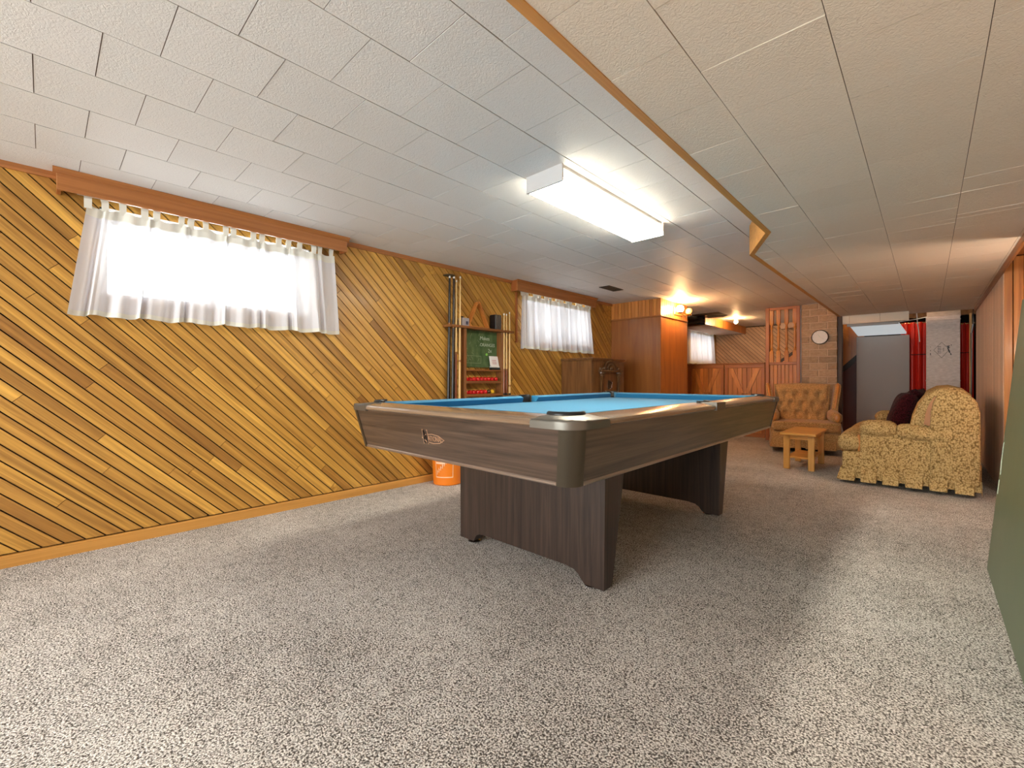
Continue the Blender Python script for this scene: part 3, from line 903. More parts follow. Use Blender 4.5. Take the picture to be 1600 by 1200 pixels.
b = B(); prism(b, [(-0.42, 1.10), (0.6, 1.86), (0.6, 1.93), (-0.42, 1.17)], 'y', 0, 0.05); obj('handrail', b, M['darkwood'], s2)
b = B(); prism(b, [(-0.42, 1.0), (-0.42, 1.10), (0.6, 1.86), (0.6, 1.0)], 'y', 0.01, 0.045); obj('side_board', b, M['cedar_z'], s2)
b = B(); prism(b, [(-0.13, 1.965), (0.55, 2.03), (0.55, 2.09), (-0.13, 2.09)], 'y', -0.12, 0.0)
obj('plaster_patch', b, M['pinkwall'], s2)
bx('passage_wall', M['pinkwall'], s2, 0.60, 0.66, -1.9, 0.2, 1.0, 2.09)

# ================================================================== PARTITIONS (half doors, spindle screen)
HY = 7.90
def half_door(x0, x1, label):
    t = thing('half_door', label, 'half door', ((x0 + x1) / 2, HY, 0), group=None)
    hw = (x1 - x0) / 2
    ft, fz = 0.055, 1.215
    bx('rail', M['trim_x'], t, -hw + 0.003, hw - 0.003, -0.012, 0.03, fz - 0.06, fz, 0.004)
    bx('rail', M['trim_x'], t, -hw + 0.003, hw - 0.003, -0.012, 0.03, 0.03, 0.10, 0.004)
    for s in (-1, 1):
        b = B(); box(b, min(s * hw, s * (hw - ft)) + (0.003 if s < 0 else 0), max(s * hw, s * (hw - ft)) - (0.003 if s > 0 else 0), -0.012, 0.03, 0.10, fz - 0.06, 0.004)
        obj('stile', b, M['trim_z'], t)
    nb = 7
    wi = 2 * (hw - ft) / nb
    for k in range(nb):
        bx('board', M['cedar_z'], t, -hw + ft + wi * k + 0.0015, -hw + ft + wi * (k + 1) - 0.0015, 0.004, 0.022, 0.10, fz - 0.06, 0.003)
    for s in (-1, 1):
        b = B()
        tx, tz, bz = s * (hw - ft - 0.01), fz - 0.065, 0.74
        prism(b, [(tx, tz), (tx - s * 0.07, tz), (0.0 - s * 0.0 + s * 0.005, bz), (s * 0.07, bz)], 'y', -0.012, 0.004)
        obj('brace', b, M['cedar_z'], t)
    bx('panel_back', M['groove'], t, -hw + 0.01, hw - 0.01, 0.022, 0.028, 0.05, fz - 0.01)
    return t
half_door(-3.115, -2.505, 'cedar half door with V braces next to the plywood closet')
half_door(-2.495, -1.885, 'cedar half door with V braces next to the spindle screen')
cp = thing('ledge_cap', 'narrow reddish wooden cap along the top of both half doors', 'ledge', (-2.55, HY, 1.217))
bx('cap_board', M['trim_x'], cp, -0.66, 0.66, -0.03, 0.05, 0, 0.018, 0.004)
hw_ = bx('trim_8', M['cedar_z'], None, WL, -3.120, HY - 0.01, HY + 0.03, 0, 1.235)
tag(hw_, 'hidden cedar infill between left wall and first half door', 'trim', kind='structure')

sp = thing('spindle_screen', 'reddish wooden screen with turned spindles above upright boards', 'screen', (-1.64, HY, 0))
for x0, x1 in ((-0.235, -0.182), (0.186, 0.232)):
    bx('post', M['trim_z'], sp, x0, x1, -0.03, 0.05, 0, 2.09, 0.004)
bx('top_rail', M['trim_x'], sp, -0.182, 0.186, -0.02, 0.04, 2.05, 2.092, 0.004)
bx('middle_rail', M['trim_x'], sp, -0.182, 0.186, -0.025, 0.045, 1.195, 1.235, 0.004)
def spindle(x, half=0):
    b = B()
    z0, z1 = 1.235, 2.05
    L_ = z1 - z0
    # square ends and a turned middle, blended by rings
    prof = [(0.000, .026, 4), (0.20, .026, 4), (0.23, .017, 0), (0.26, .024, 0), (0.29, .014, 0), (0.40, .021, 0), (0.50, .023, 0), (0.62, .013, 0), (0.655, .024, 0), (0.69, .015, 0), (0.715, .018, 0), (0.74, .026, 4), (1.0, .026, 4)]
    rings = []
    nn = 16
    for t_, r_, sq in prof:
        ring = []
        for k in range(nn):
            a = 2 * PI * k / nn + PI / 4
            if sq:
                c_, s_ = math.cos(a), math.sin(a)
                m_ = max(abs(c_), abs(s_)); ring.append((x + r_ * c_ / m_, 0.01 + r_ * s_ / m_, z0 + L_ * t_))
            else:
                ring.append((x + r_ * math.cos(a), 0.01 + r_ * math.sin(a), z0 + L_ * t_))
        rings.append(ring)
    loft(b, rings)
    o = obj('spindle', b, M['cedar_z'], sp, smooth=35)
for x in (-0.156, -0.062, 0.048, 0.160): spindle(x)
nb = 7
for k in range(nb):
    w_ = 0.368 / nb
    bx('board', M['cedar_z'], sp, -0.182 + w_ * k + 0.0015, -0.182 + w_ * (k + 1) - 0.0015, 0.0, 0.02, 0.0, 1.195, 0.003)
bx('board_back', M['groove'], sp, -0.182, 0.186, 0.02, 0.026, 0, 1.195)

# ================================================================== POOL TABLE
PX, PY = -1.566, 2.497
HW, HL = 0.757, 1.345
ZT, ZR = 0.846, 0.811
pt = thing('pool_table', 'pool table with blue cloth, walnut sides and grey metal corners', 'pool table', (PX, PY, 0))
def arc(cx, cy, r, a0, a1, n):
    return [(cx + r * math.cos(math.radians(a0 + (a1 - a0) * i / n)), cy + r * math.sin(math.radians(a0 + (a1 - a0) * i / n))) for i in range(n + 1)]
# bed with pocket cut-outs
def bedpoly():
    X, Y, r = 0.645, 1.232, 0.072
    pts = []
    pts += [(X, -0.055), (X - 0.035, -0.05), (X - 0.045, 0), (X - 0.035, 0.05), (X, 0.055)]
    pts += arc(X, Y, r, 270, 180, 5)
    pts += arc(-X, Y, r, 0, -90, 5)
    pts += [(-X, 0.055), (-X + 0.035, 0.05), (-X + 0.045, 0), (-X + 0.035, -0.05), (-X, -0.055)]
    pts += arc(-X, -Y, r, 90, 0, 5)
    pts += arc(X, -Y, r, 180, 90, 5)
    return pts
b = B(); prism(b, bedpoly(), 'z', 0.770, 0.800); obj('bed', b, M['cloth'], pt, label='light blue cloth playing bed')
b = B(); box(b, -0.66, 0.66, -1.24, 1.24, 0.62, 0.690); obj('frame', b, M['black'], pt)
# wood rails
def rail_profile(sgn, base):
    # (offset from the table centre line outward, z); base = outer half size
    return [(sgn * (base - 0.118), ZR - 0.01), (sgn * (base - 0.118), ZT), (sgn * (base - 0.050), ZT - 0.003), (sgn * (base - 0.014), ZT - 0.010), (sgn * (base - 0.004), ZT - 0.014), (sgn * base, ZT - 0.021),
            (sgn * base, ZR + 0.006), (sgn * (base - 0.006), ZR), (sgn * (base - 0.05), ZR - 0.01)]
for s in (-1, 1):
    for y0, y1 in ((-HL + 0.204, -0.070), (0.070, HL - 0.204)):
        b = B(); prism(b, rail_profile(s, HW), 'y', y0, y1); obj('rail', b, M['rail_y'], pt, smooth=40)
    b = B(); prism(b, rail_profile(s, HL), 'x', -HW + 0.189, HW - 0.189); obj('rail', b, M['rail_x'], pt, smooth=40)
# cushions
def cushion_bar(along, s, base, t0, t1, cut0, cut1):
    nose = base - 0.169
    back = base - 0.118
    sec = [(back, ZT + 0.001, 0), (nose + 0.012, ZT - 0.005, 1), (nose, ZT - 0.011, 1), (nose + 0.02, ZT - 0.045, 0.6), (back, ZT - 0.045, 0)]
    rings = []
    for t, cut in ((t0, cut0), (t1, -cut1)):
        ring = []
        for o, z, k in sec:
            tt = t + cut * k
            ring.append((s * o, tt, z) if along == 'y' else (tt, s * o, z))
        rings.append(ring)
    b = B(); loft(b, rings); obj('cushion', b, M['cloth'], pt, label='darker blue cloth covered cushion')
for s in (-1, 1):
    cushion_bar('y', s, HW, -HL + 0.150, -0.062, 0.055, 0.025)
    cushion_bar('y', s, HW, 0.062, HL - 0.150, 0.025, 0.055)
    cushion_bar('x', s, HL, -HW + 0.150, HW - 0.150, 0.055, 0.055)
# corner castings and pockets
for sx in (-1, 1):
    for sy in (-1, 1):
        P_ = [(HW + 0.003, HL - 0.205)] + arc(HW - 0.087, HL - 0.087, 0.090, 0, 90, 9) + [(HW - 0.190, HL + 0.003), (HW - 0.190, HL - 0.112)] + arc(HW - 0.152, HL - 0.152, 0.062, 80, 10, 6) + [(HW - 0.112, HL - 0.205)]
        P_ = [(sx * p[0], sy * p[1]) for p in P_]
        b = B()
        A_, B_ = prism(b, P_, 'z', ZR - 0.004, ZT + 0.003)
        es = [e for e in b.edges if abs(e.verts[0].co.z - (ZT + 0.003)) < 1e-5 and abs(e.verts[1].co.z - (ZT + 0.003)) < 1e-5]
        bmesh.ops.bevel(b, geom=es, offset=0.009, segments=3, affect='EDGES', profile=0.5)
        for v_ in b.verts:
            if v_.co.z > ZT - 0.012:
                v_.co.z -= 0.012 * min(1, max(0, max(abs(v_.co.x) - HW + 0.09, abs(v_.co.y) - HL + 0.09) / 0.09))
        cc = obj('corner_casting', b, M['pewter'], pt, smooth=50, label='grey metal corner casting')
        # raised pocket lip
        b = B()
        pth = arc(HW - 0.152, HL - 0.152, 0.066, 110, -20, 14)
        ring = []
        loft(b, [[(sx * (HW - 0.152 + (r_) * math.cos(a)), sy * (HL - 0.152 + r_ * math.sin(a)), z_) for r_, z_ in ((0.060, ZT - 0.02), (0.060, ZT + 0.009), (0.066, ZT + 0.013), (0.073, ZT + 0.009), (0.075, ZT - 0.0))]
                 for a in [math.radians(118 - 146 * i / 16) for i in range(17)]])
        obj('pocket_lip', b, M['black'], cc, smooth=60)
        # pocket cup
        b = B()
        n = 18
        rings = [[(sx * (HW - 0.155) + r_ * math.cos(2 * PI * i / n), sy * (HL - 0.155) + r_ * math.sin(2 * PI * i / n), z_) for i in range(n)]
                 for r_, z_ in ((0.066, 0.80), (0.066, 0.70), (0.03, 0.69), (0.03, 0.694), (0.060, 0.705), (0.060, 0.80), (0.066, 0.80))]
        loft(b, rings, caps=False); obj('pocket', b, M['rubber'], pt, smooth=50)
        # rounded corner post tapering inward
        rings = []
        for z_, ins in ((0.607, 0.048), (0.64, 0.042), (ZR - 0.004, 0.008)):
            rr = 0.058
            ring = [(sx * p[0], sy * p[1]) for p in [(HW - ins, HL - ins - 0.066)] + arc(HW - ins - rr, HL - ins - rr, rr, 0, 90, 9) + [(HW - ins - 0.066, HL - ins), (HW - ins - 0.066, HL - ins - 0.02), (HW - ins - 0.02, HL - ins - 0.066)]]
            rings.append([(p[0], p[1], z_) for p in ring])
        b = B(); loft(b, rings); obj('corner_post', b, M['post_metal'], pt, smooth=40, label='bronze grey rounded corner post')
# side pocket castings
for s in (-1, 1):
    b = B()
    P_ = [(HW + 0.003, -0.068), (HW + 0.003, 0.068), (HW - 0.075, 0.068)] + arc(HW - 0.118, 0, 0.056, 60, -60, 8) + [(HW - 0.075, -0.068)]
    A_, B_ = prism(b, [(s * p[0], p[1]) for p in P_], 'z', ZR - 0.004, ZT + 0.003)
    obj('side_casting', b, M['pewter'], pt, label='grey metal side pocket casting')
    b = B(); n = 16
    rings = [[(s * (HW - 0.118) + r_ * math.cos(2 * PI * i / n), r_ * math.sin(2 * PI * i / n), z_) for i in range(n)]
             for r_, z_ in ((0.058, 0.80), (0.058, 0.70), (0.03, 0.69), (0.03, 0.694), (0.053, 0.705), (0.053, 0.80), (0.058, 0.80))]
    loft(b, rings, caps=False); obj('pocket', b, M['rubber'], pt, smooth=50)
    b = B()
    loft(b, [[(s * (HW - 0.118 + r_ * math.cos(a)), r_ * math.sin(a), z_) for r_, z_ in ((0.050, ZT - 0.05), (0.050, ZT + 0.006), (0.058, ZT + 0.008), (0.060, ZT - 0.05))]
             for a in [math.radians(80 - 160 * i / 12) for i in range(13)]])
    obj('pocket_lip', b, M['black'], pt, smooth=60)
# aprons
for s in (-1, 1):
    b = B(); loft(b, [[(x, s * (HL - 0.012), ZR + 0.0) for x in (-HW + 0.072, HW - 0.072)] + [(x, s * (HL - 0.034), ZR + 0.0) for x in (HW - 0.072, -HW + 0.072)],
                      [(x, s * (HL - 0.050), 0.620) for x in (-HW + 0.112, HW - 0.112)] + [(x, s * (HL - 0.072), 0.620) for x in (HW - 0.112, -HW + 0.112)]])
    obj('apron', b, M['walnut_x'], pt, label='walnut end apron')
    bx('edge_strip', M['strip_metal'], pt, -HW + 0.112, HW - 0.112, min(s * (HL - 0.046), s * (HL - 0.074)), max(s * (HL - 0.046), s * (HL - 0.074)), 0.607, 0.621, 0.004)
    b = B(); loft(b, [[(s * (HW - 0.012), y, ZR) for y in (-HL + 0.072, HL - 0.072)] + [(s * (HW - 0.034), y, ZR) for y in (HL - 0.072, -HL + 0.072)],
                      [(s * (HW - 0.050), y, 0.620) for y in (-HL + 0.112, HL - 0.112)] + [(s * (HW - 0.072), y, 0.620) for y in (HL - 0.112, -HL + 0.112)]])
    obj('apron', b, M['walnut_y'], pt, label='walnut side apron')
    bx('edge_strip', M['strip_metal'], pt, min(s * (HW - 0.046), s * (HW - 0.074)), max(s * (HW - 0.046), s * (HW - 0.074)), -HL + 0.112, HL - 0.112, 0.607, 0.621, 0.004)
# pedestals
def pedestal(y0):
    half = 0.50
    out = [(-half, 0.018), (-half + 0.115, 0.018)]
    out += [(-half + 0.125, 0.03), (-half + 0.140, 0.055), (-half + 0.165, 0.068), (-half + 0.215, 0.072)]
    out += [(half - 0.215, 0.072), (half - 0.165, 0.064), (half - 0.140, 0.048), (half - 0.122, 0.026), (half - 0.105, 0.012), (half, 0.012)]
    out += [(half + 0.008, 0.63), (-half - 0.004, 0.63)]
    b = B()
    A_, B_ = prism(b, out, 'y', y0, y0 + 0.075)
    for v in B_: v.co.y = y0 + 0.072 + 0.115 * max(0, v.co.z - 0.012) / 0.6
    o = obj('pedestal', b, M['walnut_z'], pt, label='wide dark walnut pedestal leg')
    for x in (-half + 0.085, half - 0.085):
        b = B(); lathe(b, [(0.036, 0), (0.038, 0.006), (0.013, 0.013), (0.013, 0.022)], 16, (x, y0 + 0.036, 0)); obj('leveller', b, M['chrome'], o, smooth=40)
pedestal(1.738 - PY); pedestal(3.254 - PY)
# emblem on the near apron
def em_T(x, z, out):
    # text x -> +x, text y -> up the sloping apron, text z -> -y
    k = (HL - 0.050) + (0.038) * (z - 0.62) / (ZR - 0.62)
    tilt = math.atan2(0.038, ZR - 0.62)
    return Matrix.Translation((x, -(k + out), z)) @ Matrix.Rotation(PI / 2 + tilt, 4, 'X')
ex, ez = -0.030, 0.708
b = B()
oval = [(-0.082, 0.0), (-0.05, 0.018), (0.0, 0.023), (0.045, 0.018), (0.082, 0.0), (0.045, -0.018), (0.0, -0.023), (-0.05, -0.018)]
inn = [(p[0] * 0.93, p[1] * 0.86) for p in oval]
vo = [b.verts.new((p[0], p[1], 0.0)) for p in oval]; vi = [b.verts.new((p[0], p[1], 0.0)) for p in inn]
vo2 = [b.verts.new((p[0], p[1], 0.003)) for p in oval]; vi2 = [b.verts.new((p[0], p[1], 0.003)) for p in inn]
for i in range(8):
    j = (i + 1) % 8
    b.faces.new((vo[i], vo[j], vo2[j], vo2[i])); b.faces.new((vi[j], vi[i], vi2[i], vi2[j]))
    b.faces.new((vo2[i], vo2[j], vi2[j], vi2[i])); b.faces.new((vo[j], vo[i], vi[i], vi[j]))
bmesh.ops.transform(b, matrix=em_T(ex, ez, 0.0005), verts=b.verts[:])
em = obj('emblem', b, M['copper'], pt, label='copper pointed oval emblem reading National')
b = B(); text_bm(b, 'ATIONAL', 0.034, 0.0012, em_T(ex + 0.016, ez - 0.001, 0.002) @ Matrix.Diagonal((0.70, 1, 1, 1))); obj('lettering', b, M['copper'], em)
b = B(); text_bm(b, 'N', 0.098, 0.0016, em_T(ex - 0.052, ez + 0.002, 0.0028) @ Matrix.Diagonal((0.62, 1, 1, 1))); obj('initial', b, M['copper'], em)
b = B(); text_bm(b, 'N', 0.085, 0.0016, em_T(ex - 0.051, ez + 0.002, 0.0036) @ Matrix.Diagonal((0.60, 1, 1, 1))); obj('initial_face', b, M['cue_black'], em)

# ================================================================== CEILING LIGHTS
def fixture(cx, y0, y1, label, mat, zb):
    t = thing('ceiling_light', label, 'ceiling light', (cx, (y0 + y1) / 2, H))
    hl = (y1 - y0) / 2; hw = 0.122; d = H - zb
    bx('housing', M['white_metal'], t, -hw + 0.004, hw - 0.004, -hl + 0.012, hl - 0.012, -0.022, 0.0, 0.002)
    for s in (-1, 1):
        b = B(); prism(b, [(-hw - 0.002, 0), (hw + 0.002, 0), (hw + 0.002, -d - 0.002), (-hw - 0.002, -d - 0.002)], 'y', s * hl - 0.006, s * hl + 0.006)
        obj('end_cap', b, M['white_metal'], t, label='white metal end cap')
    b = B()
    P_ = [(-hw, -d + 0.020), (-hw, -d + 0.006), (-hw + 0.008, -d), (hw - 0.008, -d), (hw, -d + 0.006), (hw, -d + 0.020)]
    prism(b, P_, 'y', -hl + 0.008, hl - 0.008)
    for s in (-1, 1):
        bx('diffuser_side', M['diffuser_side'], t, min(s * hw, s * (hw - 0.004)), max(s * hw, s * (hw - 0.004)), -hl + 0.008, hl - 0.008, -d + 0.020, -0.022, label='dimmer ribbed diffuser side')
    obj('diffuser', b, mat, t, label='glowing white plastic diffuser')
    return t
fixture(-1.505, 1.852, 3.055, 'wrapped fluorescent ceiling light glowing above the pool table', M['diffuser'], 2.008)
fixture(-1.505, -2.45, -1.25, 'added unseen fluorescent fill light behind the viewer', M['diffuser_fill'], 2.008)  # out of view, added as fill for the near room

v = thing('ceiling_vent', 'small dark metal vent grille in the white ceiling', 'vent', (-2.85, 4.82, H))
b = B()
for q in ((-0.07, -0.055, -0.17, 0.17), (0.055, 0.07, -0.17, 0.17), (-0.055, 0.055, -0.17, -0.155), (-0.055, 0.055, 0.155, 0.17)):
    box(b, q[0], q[1], q[2], q[3], -0.008, 0.0)
obj('frame', b, M['vent'], v)
for k in range(5):
    bx('slat', M['vent'], v, -0.05 + 0.022 * k, -0.038 + 0.022 * k, -0.155, 0.155, -0.006, -0.001)

rl = thing('recess_fill_lamp', 'added unseen globe fill lamp inside the right wall recess', 'wall lamp', (0.66, 4.292, 1.26))  # out of view, added as fill for the sofa end
b = B(); lathe(b, [(0.05, 0), (0.05, 0.012), (0.018, 0.02), (0.018, 0.05)], 18, T=Matrix.Rotation(-PI / 2, 4, 'X')); obj('back_plate', b, M['brass'], rl, smooth=40)
b = B(); ball(b, (0, 0.105, 0), 0.058); obj('globe', b, M['globe_fill'], rl, smooth=80)
# wall sconce with two globes on the closet side
sc = thing('wall_sconce', 'two globe wall sconce with one lit globe on closet side', 'wall lamp', (CX + 0.003, 6.42, 1.965))
bx('back_plate', M['trim_y'], sc, 0, 0.018, -0.155, 0.155, -0.055, 0.055, 0.006)
for s, mt in ((-1, 'globe_lit'), (1, 'globe_dim')):
    b = B(); tube(b, [(0.015, s * 0.10, -0.02), (0.06, s * 0.13, -0.045), (0.095, s * 0.158, -0.03), (0.10, s * 0.16, -0.035)], 0.008, 8)
    arm = obj('arm', b, M['brass'], sc, smooth=50)
    b = B(); lathe(b, [(0.012, -0.055), (0.030, -0.045), (0.034, -0.032), (0.026, -0.026)], 14, (0.105, s * 0.16, 0)); obj('cup', b, M['brass'], arm, smooth=50)
    b = B(); ball(b, (0.105, s * 0.16, 0.015), 0.050); obj('globe', b, M[mt], sc, smooth=80, label='lit white globe' if s < 0 else 'unlit amber glass globe')
bl = thing('ceiling_bulb', 'bare lit bulb in a socket on the bar corner ceiling', 'light bulb', (-2.57, 8.75, H))
b = B(); lathe(b, [(0.045, 0), (0.045, -0.015), (0.022, -0.022), (0.022, -0.04)], 16); obj('socket', b, M['white'], bl, smooth=40)
b = B(); ball(b, (0, 0, -0.072), 0.032, 16, 10); obj('bulb', b, M['bulb'], bl, smooth=80)

# ================================================================== VALANCES AND CURTAINS
def valance(y0, y1, zb, d, label, left_return=True):
    t = thing('valance', label, 'valance', (WL, (y0 + y1) / 2, zb))
    hl = (y1 - y0) / 2; hz = H - 0.002 - zb
    bx('front_board', M['trim_y'], t, d - 0.018, d, -hl, hl, 0, hz, 0.002)
    for s in (-1, 1):
        bx('end_board', M['trim_z'], t, 0.002, d - 0.018, min(s * hl, s * (hl - 0.018)), max(s * hl, s * (hl - 0.018)), 0, hz, 0.002)
    b = B(); prism(b, [(d, hz - 0.028), (d + 0.008, hz - 0.022), (d + 0.020, hz - 0.008), (d + 0.020, hz), (d, hz)], 'y', -hl - 0.015, hl + 0.015)
    obj('crown_moulding', b, M['trim_y'], t)
    return t
valance(0.046, 1.655, 1.982, 0.105, 'long stained wooden valance box above the near left curtain')
valance(3.66, 5.28, 1.972, 0.105, 'stained wooden valance box above the curtain by the cabinet')
valance(8.40, 10.20, 1.972, 0.095, 'wooden valance above the far curtain in the bar corner')

def curtain(y0t, y1t, y0b, y1b, zt, zb, x, ntab, nfold, label, seed, sag=0.012, tabx=None):
    rnd = random.Random(seed)
    t = thing('tab_curtain', label, 'curtain', (x, (y0t + y1t) / 2, zb))
    cy = (y0t + y1t) / 2
    ph = [rnd.uniform(0, 6.28) for _ in range(8)]
    am = [rnd.uniform(0.6, 1.2) for _ in range(8)]
    def f(u, w):
        # u along, w from top (0) to hem (1)
        uu = u + 0.014 * math.sin(2 * PI * (u * nfold * 0.47 + ph[6]))
        y = (y0t + (y1t - y0t) * uu) * (1 - w) + (y0b + (y1b - y0b) * uu) * w - cy
        fold = math.sin(2 * PI * nfold * u + ph[0] + 1.3 * math.sin(2 * PI * u * 2.3 + ph[1])) * am[0] + 0.45 * math.sin(2 * PI * nfold * 1.9 * u + ph[2]) + 0.4 * math.sin(2 * PI * 3.1 * u + ph[3])
        dx = fold * (0.009 + 0.019 * w) + 0.030 * w * (0.6 + 0.4 * math.sin(2 * PI * u + ph[4]))
        top = zt - sag * 0.5 * (1 - math.cos(2 * PI * ntab * u)) * (1 - w) ** 3
        z = top * (1 - w) + zb * w - 0.006 * w * math.sin(2 * PI * nfold * 0.5 * u + ph[5]) - zb
        return (dx, y, z)
    b = B(); grid(b, f, nfold * 9, 14); obj('drape', b, M['sheer'], t, smooth=80, normals=False)
    b = B(); grid(b, lambda u, w: tuple(a + (0.0015 if k == 0 else 0) for k, a in enumerate(f(u, 0.955 + 0.045 * w))), nfold * 9, 1); obj('hem', b, M['sheer_tab'], t, smooth=80, normals=False)
    b = B(); grid(b, lambda u, w: tuple(a + (0.0015 if k == 0 else 0) for k, a in enumerate(f(u, 0.09 * w))), nfold * 9, 2); obj('heading', b, M['sheer_tab'], t, smooth=80, normals=False)
    for k in range(ntab + 1):
        u = min(1, max(0, k / ntab + rnd.uniform(-0.006, 0.006)))
        p = f(u, 0.0)
        ww = rnd.uniform(0.026, 0.033)
        lean = rnd.uniform(-0.006, 0.006)
        b = B()
        pts = [(p[0] + 0.004, p[2] - 0.02), (p[0] + 0.012, p[2] + 0.03), (0.010, 1.995 - zb), (0.0, 2.006 - zb), (-0.010, 1.995 - zb), (p[0] - 0.012, p[2] + 0.03), (p[0] - 0.003, p[2] - 0.02)]
        for q0, q1 in zip(pts[:-1], pts[1:]):
            vs = [b.verts.new((q[0], min(max(p[1], (y0t - cy) + 0.012), y1t - cy - 0.012) + s * ww / 2 + lean * (q[1] > p[2] + 0.04), q[1])) for q in (q0, q1) for s in (-1, 1)]
            b.faces.new((vs[0], vs[1], vs[3], vs[2]))
        obj('tab', b, M['sheer_tab'], t, smooth=80, normals=False)
    b = B(); tube(b, [(0, y0t - cy - 0.03, 1.998 - zb), (0, y1t - cy + 0.03, 1.998 - zb)], 0.007, 8); obj('rod', b, M['white'], t, smooth=60)
    return t
curtain(0.155, 1.56, 0.075, 1.60, 1.945, 1.327, WL + 0.055, 17, 15, 'white sheer tab top curtain glowing over the near left window', 3)
curtain(3.76, 5.22, 3.73, 5.26, 1.955, 1.325, WL + 0.055, 20, 14, 'white sheer tab top curtain hanging above the carved cabinet', 8)
curtain(8.50, 10.05, 8.47, 10.10, 1.95, 1.28, WL + 0.055, 14, 11, 'white sheer curtain in the far bar corner above half doors', 5)
# slim wooden bar hanging beside the second curtain
b = B(); prism(b, [(3.728, 1.98), (3.750, 1.98), (3.750, 1.46), (3.758, 1.455), (3.758, 1.44), (3.750, 1.435), (3.750, 1.415), (3.757, 1.41), (3.757, 1.395), (3.726, 1.395), (3.726, 1.41), (3.733, 1.415), (3.733, 1.435), (3.728, 1.44)], 'x', WL + 0.002, WL + 0.022)
tag(obj('wooden_bar', b, M['trim_z']), 'slim notched wooden bar hanging left of the middle curtain', 'wooden bar')

# ================================================================== CUE RACK
RX = WL + 0.001
rk = thing('cue_rack', 'wall hung brown cue rack with chalkboard and ball shelves', 'cue rack', (RX, 3.19, 0.50))
def rz(z): return z - 0.50
dep = 0.095
for y0, y1 in ((-0.305, -0.275), (0.225, 0.252)):
    bx('side_board', M['rack'], rk, 0.0, dep, y0, y1, rz(0.56), rz(1.480), 0.002)
bx('top_shelf', M['rack_y'], rk, 0.0, dep + 0.02, -0.505, 0.405, rz(1.480), rz(1.505), 0.003)
bx('chalkboard', M['chalkboard'], rk, 0.004, 0.016, -0.275, 0.225, rz(1.095), rz(1.480), label='dusty green chalkboard')
SH = [(1.070, 0.085), (0.942, dep - 0.005), (0.808, dep - 0.005), (0.60, dep - 0.005)]
for zs, dd in SH:
    bx('ball_shelf', M['rack_y'], rk, 0.0, dd, -0.275, 0.225, rz(zs) - 0.016, rz(zs), 0.002)
    if 0.7 < zs < 1.0:
        bx('shelf_lip', M['rack_y'], rk, dd, dd + 0.006, -0.275, 0.225, rz(zs) - 0.016, rz(zs) + 0.012, 0.002)
bx('cue_ledge', M['rack_y'], rk, 0.0, dep + 0.02, 0.225, 0.405, rz(0.775), rz(0.797), 0.003)
bx('cue_ledge', M['rack_y'], rk, 0.0, dep + 0.02, -0.505, -0.275, rz(0.555), rz(0.577), 0.003)
b = B(); prism(b, arc(0.045, -0.462, 0.06, 0, 360, 15)[:-1], 'z', rz(1.985), rz(1.992)); box(b, 0.0, 0.05, -0.475, -0.45, rz(1.985), rz(1.992))
obj('cue_bracket', b, M['post_metal'], rk, label='round metal cue bracket near the ceiling')
# chalk scribbles
def chalk(s, y, z, size, mat, shear=0):
    b = B(); text_bm(b, s, size, 0.0004, Matrix(((0, 0, 1, 0.0165), (1, 0, 0, y), (0, 1, 0, z), (0, 0, 0, 1))))
    obj('chalk_writing', b, mat, rk)
chalk('Makes', 0.045, rz(1.405), 0.055, M['chalk'])
chalk('ORANGES', 0.085, rz(1.335), 0.048, M['chalk'])
chalk('2x', 0.12, rz(1.275), 0.055, M['chalk'])
b = B()
rq = random.Random(4)
def stroke(y0, z0, y1, z1, w=0.004):
    dy, dz = y1 - y0, z1 - z0
    l = math.hypot(dy, dz); nx, nz = -dz / l * w / 2, dy / l * w / 2
    prism(b, [(y0 + nx, z0 + nz), (y1 + nx, z1 + nz), (y1 - nx, z1 - nz), (y0 - nx, z0 - nz)], 'x', 0.0162, 0.0166)
for k in range(20): stroke(-0.272, rz(1.115 + 0.017 * k), -0.256, rz(1.115 + 0.017 * k))
stroke(-0.240, rz(1.11), -0.240, rz(1.22)); stroke(-0.15, rz(1.11), -0.15, rz(1.22)); stroke(-0.01, rz(1.14), -0.01, rz(1.215))
stroke(-0.245, rz(1.215), -0.01, rz(1.215)); stroke(-0.245, rz(1.14), -0.01, rz(1.14))
for k in range(26):
    y0, z0 = rq.uniform(-0.24, -0.02), rq.uniform(1.15, 1.44)
    stroke(y0, rz(z0), y0 + rq.uniform(-0.02, 0.03), rz(z0 + rq.uniform(-0.04, 0.04)), 0.0035)
obj('chalk_marks', b, M['chalk_dim'], rk)
b = B(); prism(b, arc(0.07, rz(1.235), 0.014, 0, 360, 12)[:-1], 'x', 0.0162, 0.021); obj('magnet', b, M['green_chalk'], rk)
nt = thing('score_notepad', 'small white pad with red print leaning on chalkboard', 'notepad', (RX + 0.05, 3.345, 1.0705))
b = B(); prism(b, [(0.0, 0.042), (0.012, 0.042), (-0.012, 0.148), (-0.020, 0.148)], 'y', -0.062, 0.062); obj('pad', b, M['paper'], nt)
b = B()
for z in (0.065, 0.082, 0.100, 0.118): prism(b, [(0.0125 - 0.24 * (z - 0.042) * 1.0, z), (0.0130 - 0.24 * (z - 0.042), z), (0.0130 - 0.24 * (z + 0.006 - 0.042), z + 0.006), (0.0125 - 0.24 * (z + 0.006 - 0.042), z + 0.006)], 'y', -0.035, 0.03)
obj('print', b, M['print_red'], nt)
er = thing('chalk_eraser', 'white topped chalkboard eraser lying on the rack ledge', 'eraser', (RX + 0.045, 3.355, 1.0705))
bx('felt', M['rubber'], er, -0.022, 0.024, -0.062, 0.062, 0.0, 0.026, 0.002); bx('grip', M['white'], er, -0.018, 0.020, -0.060, 0.060, 0.026, 0.041, 0.003)
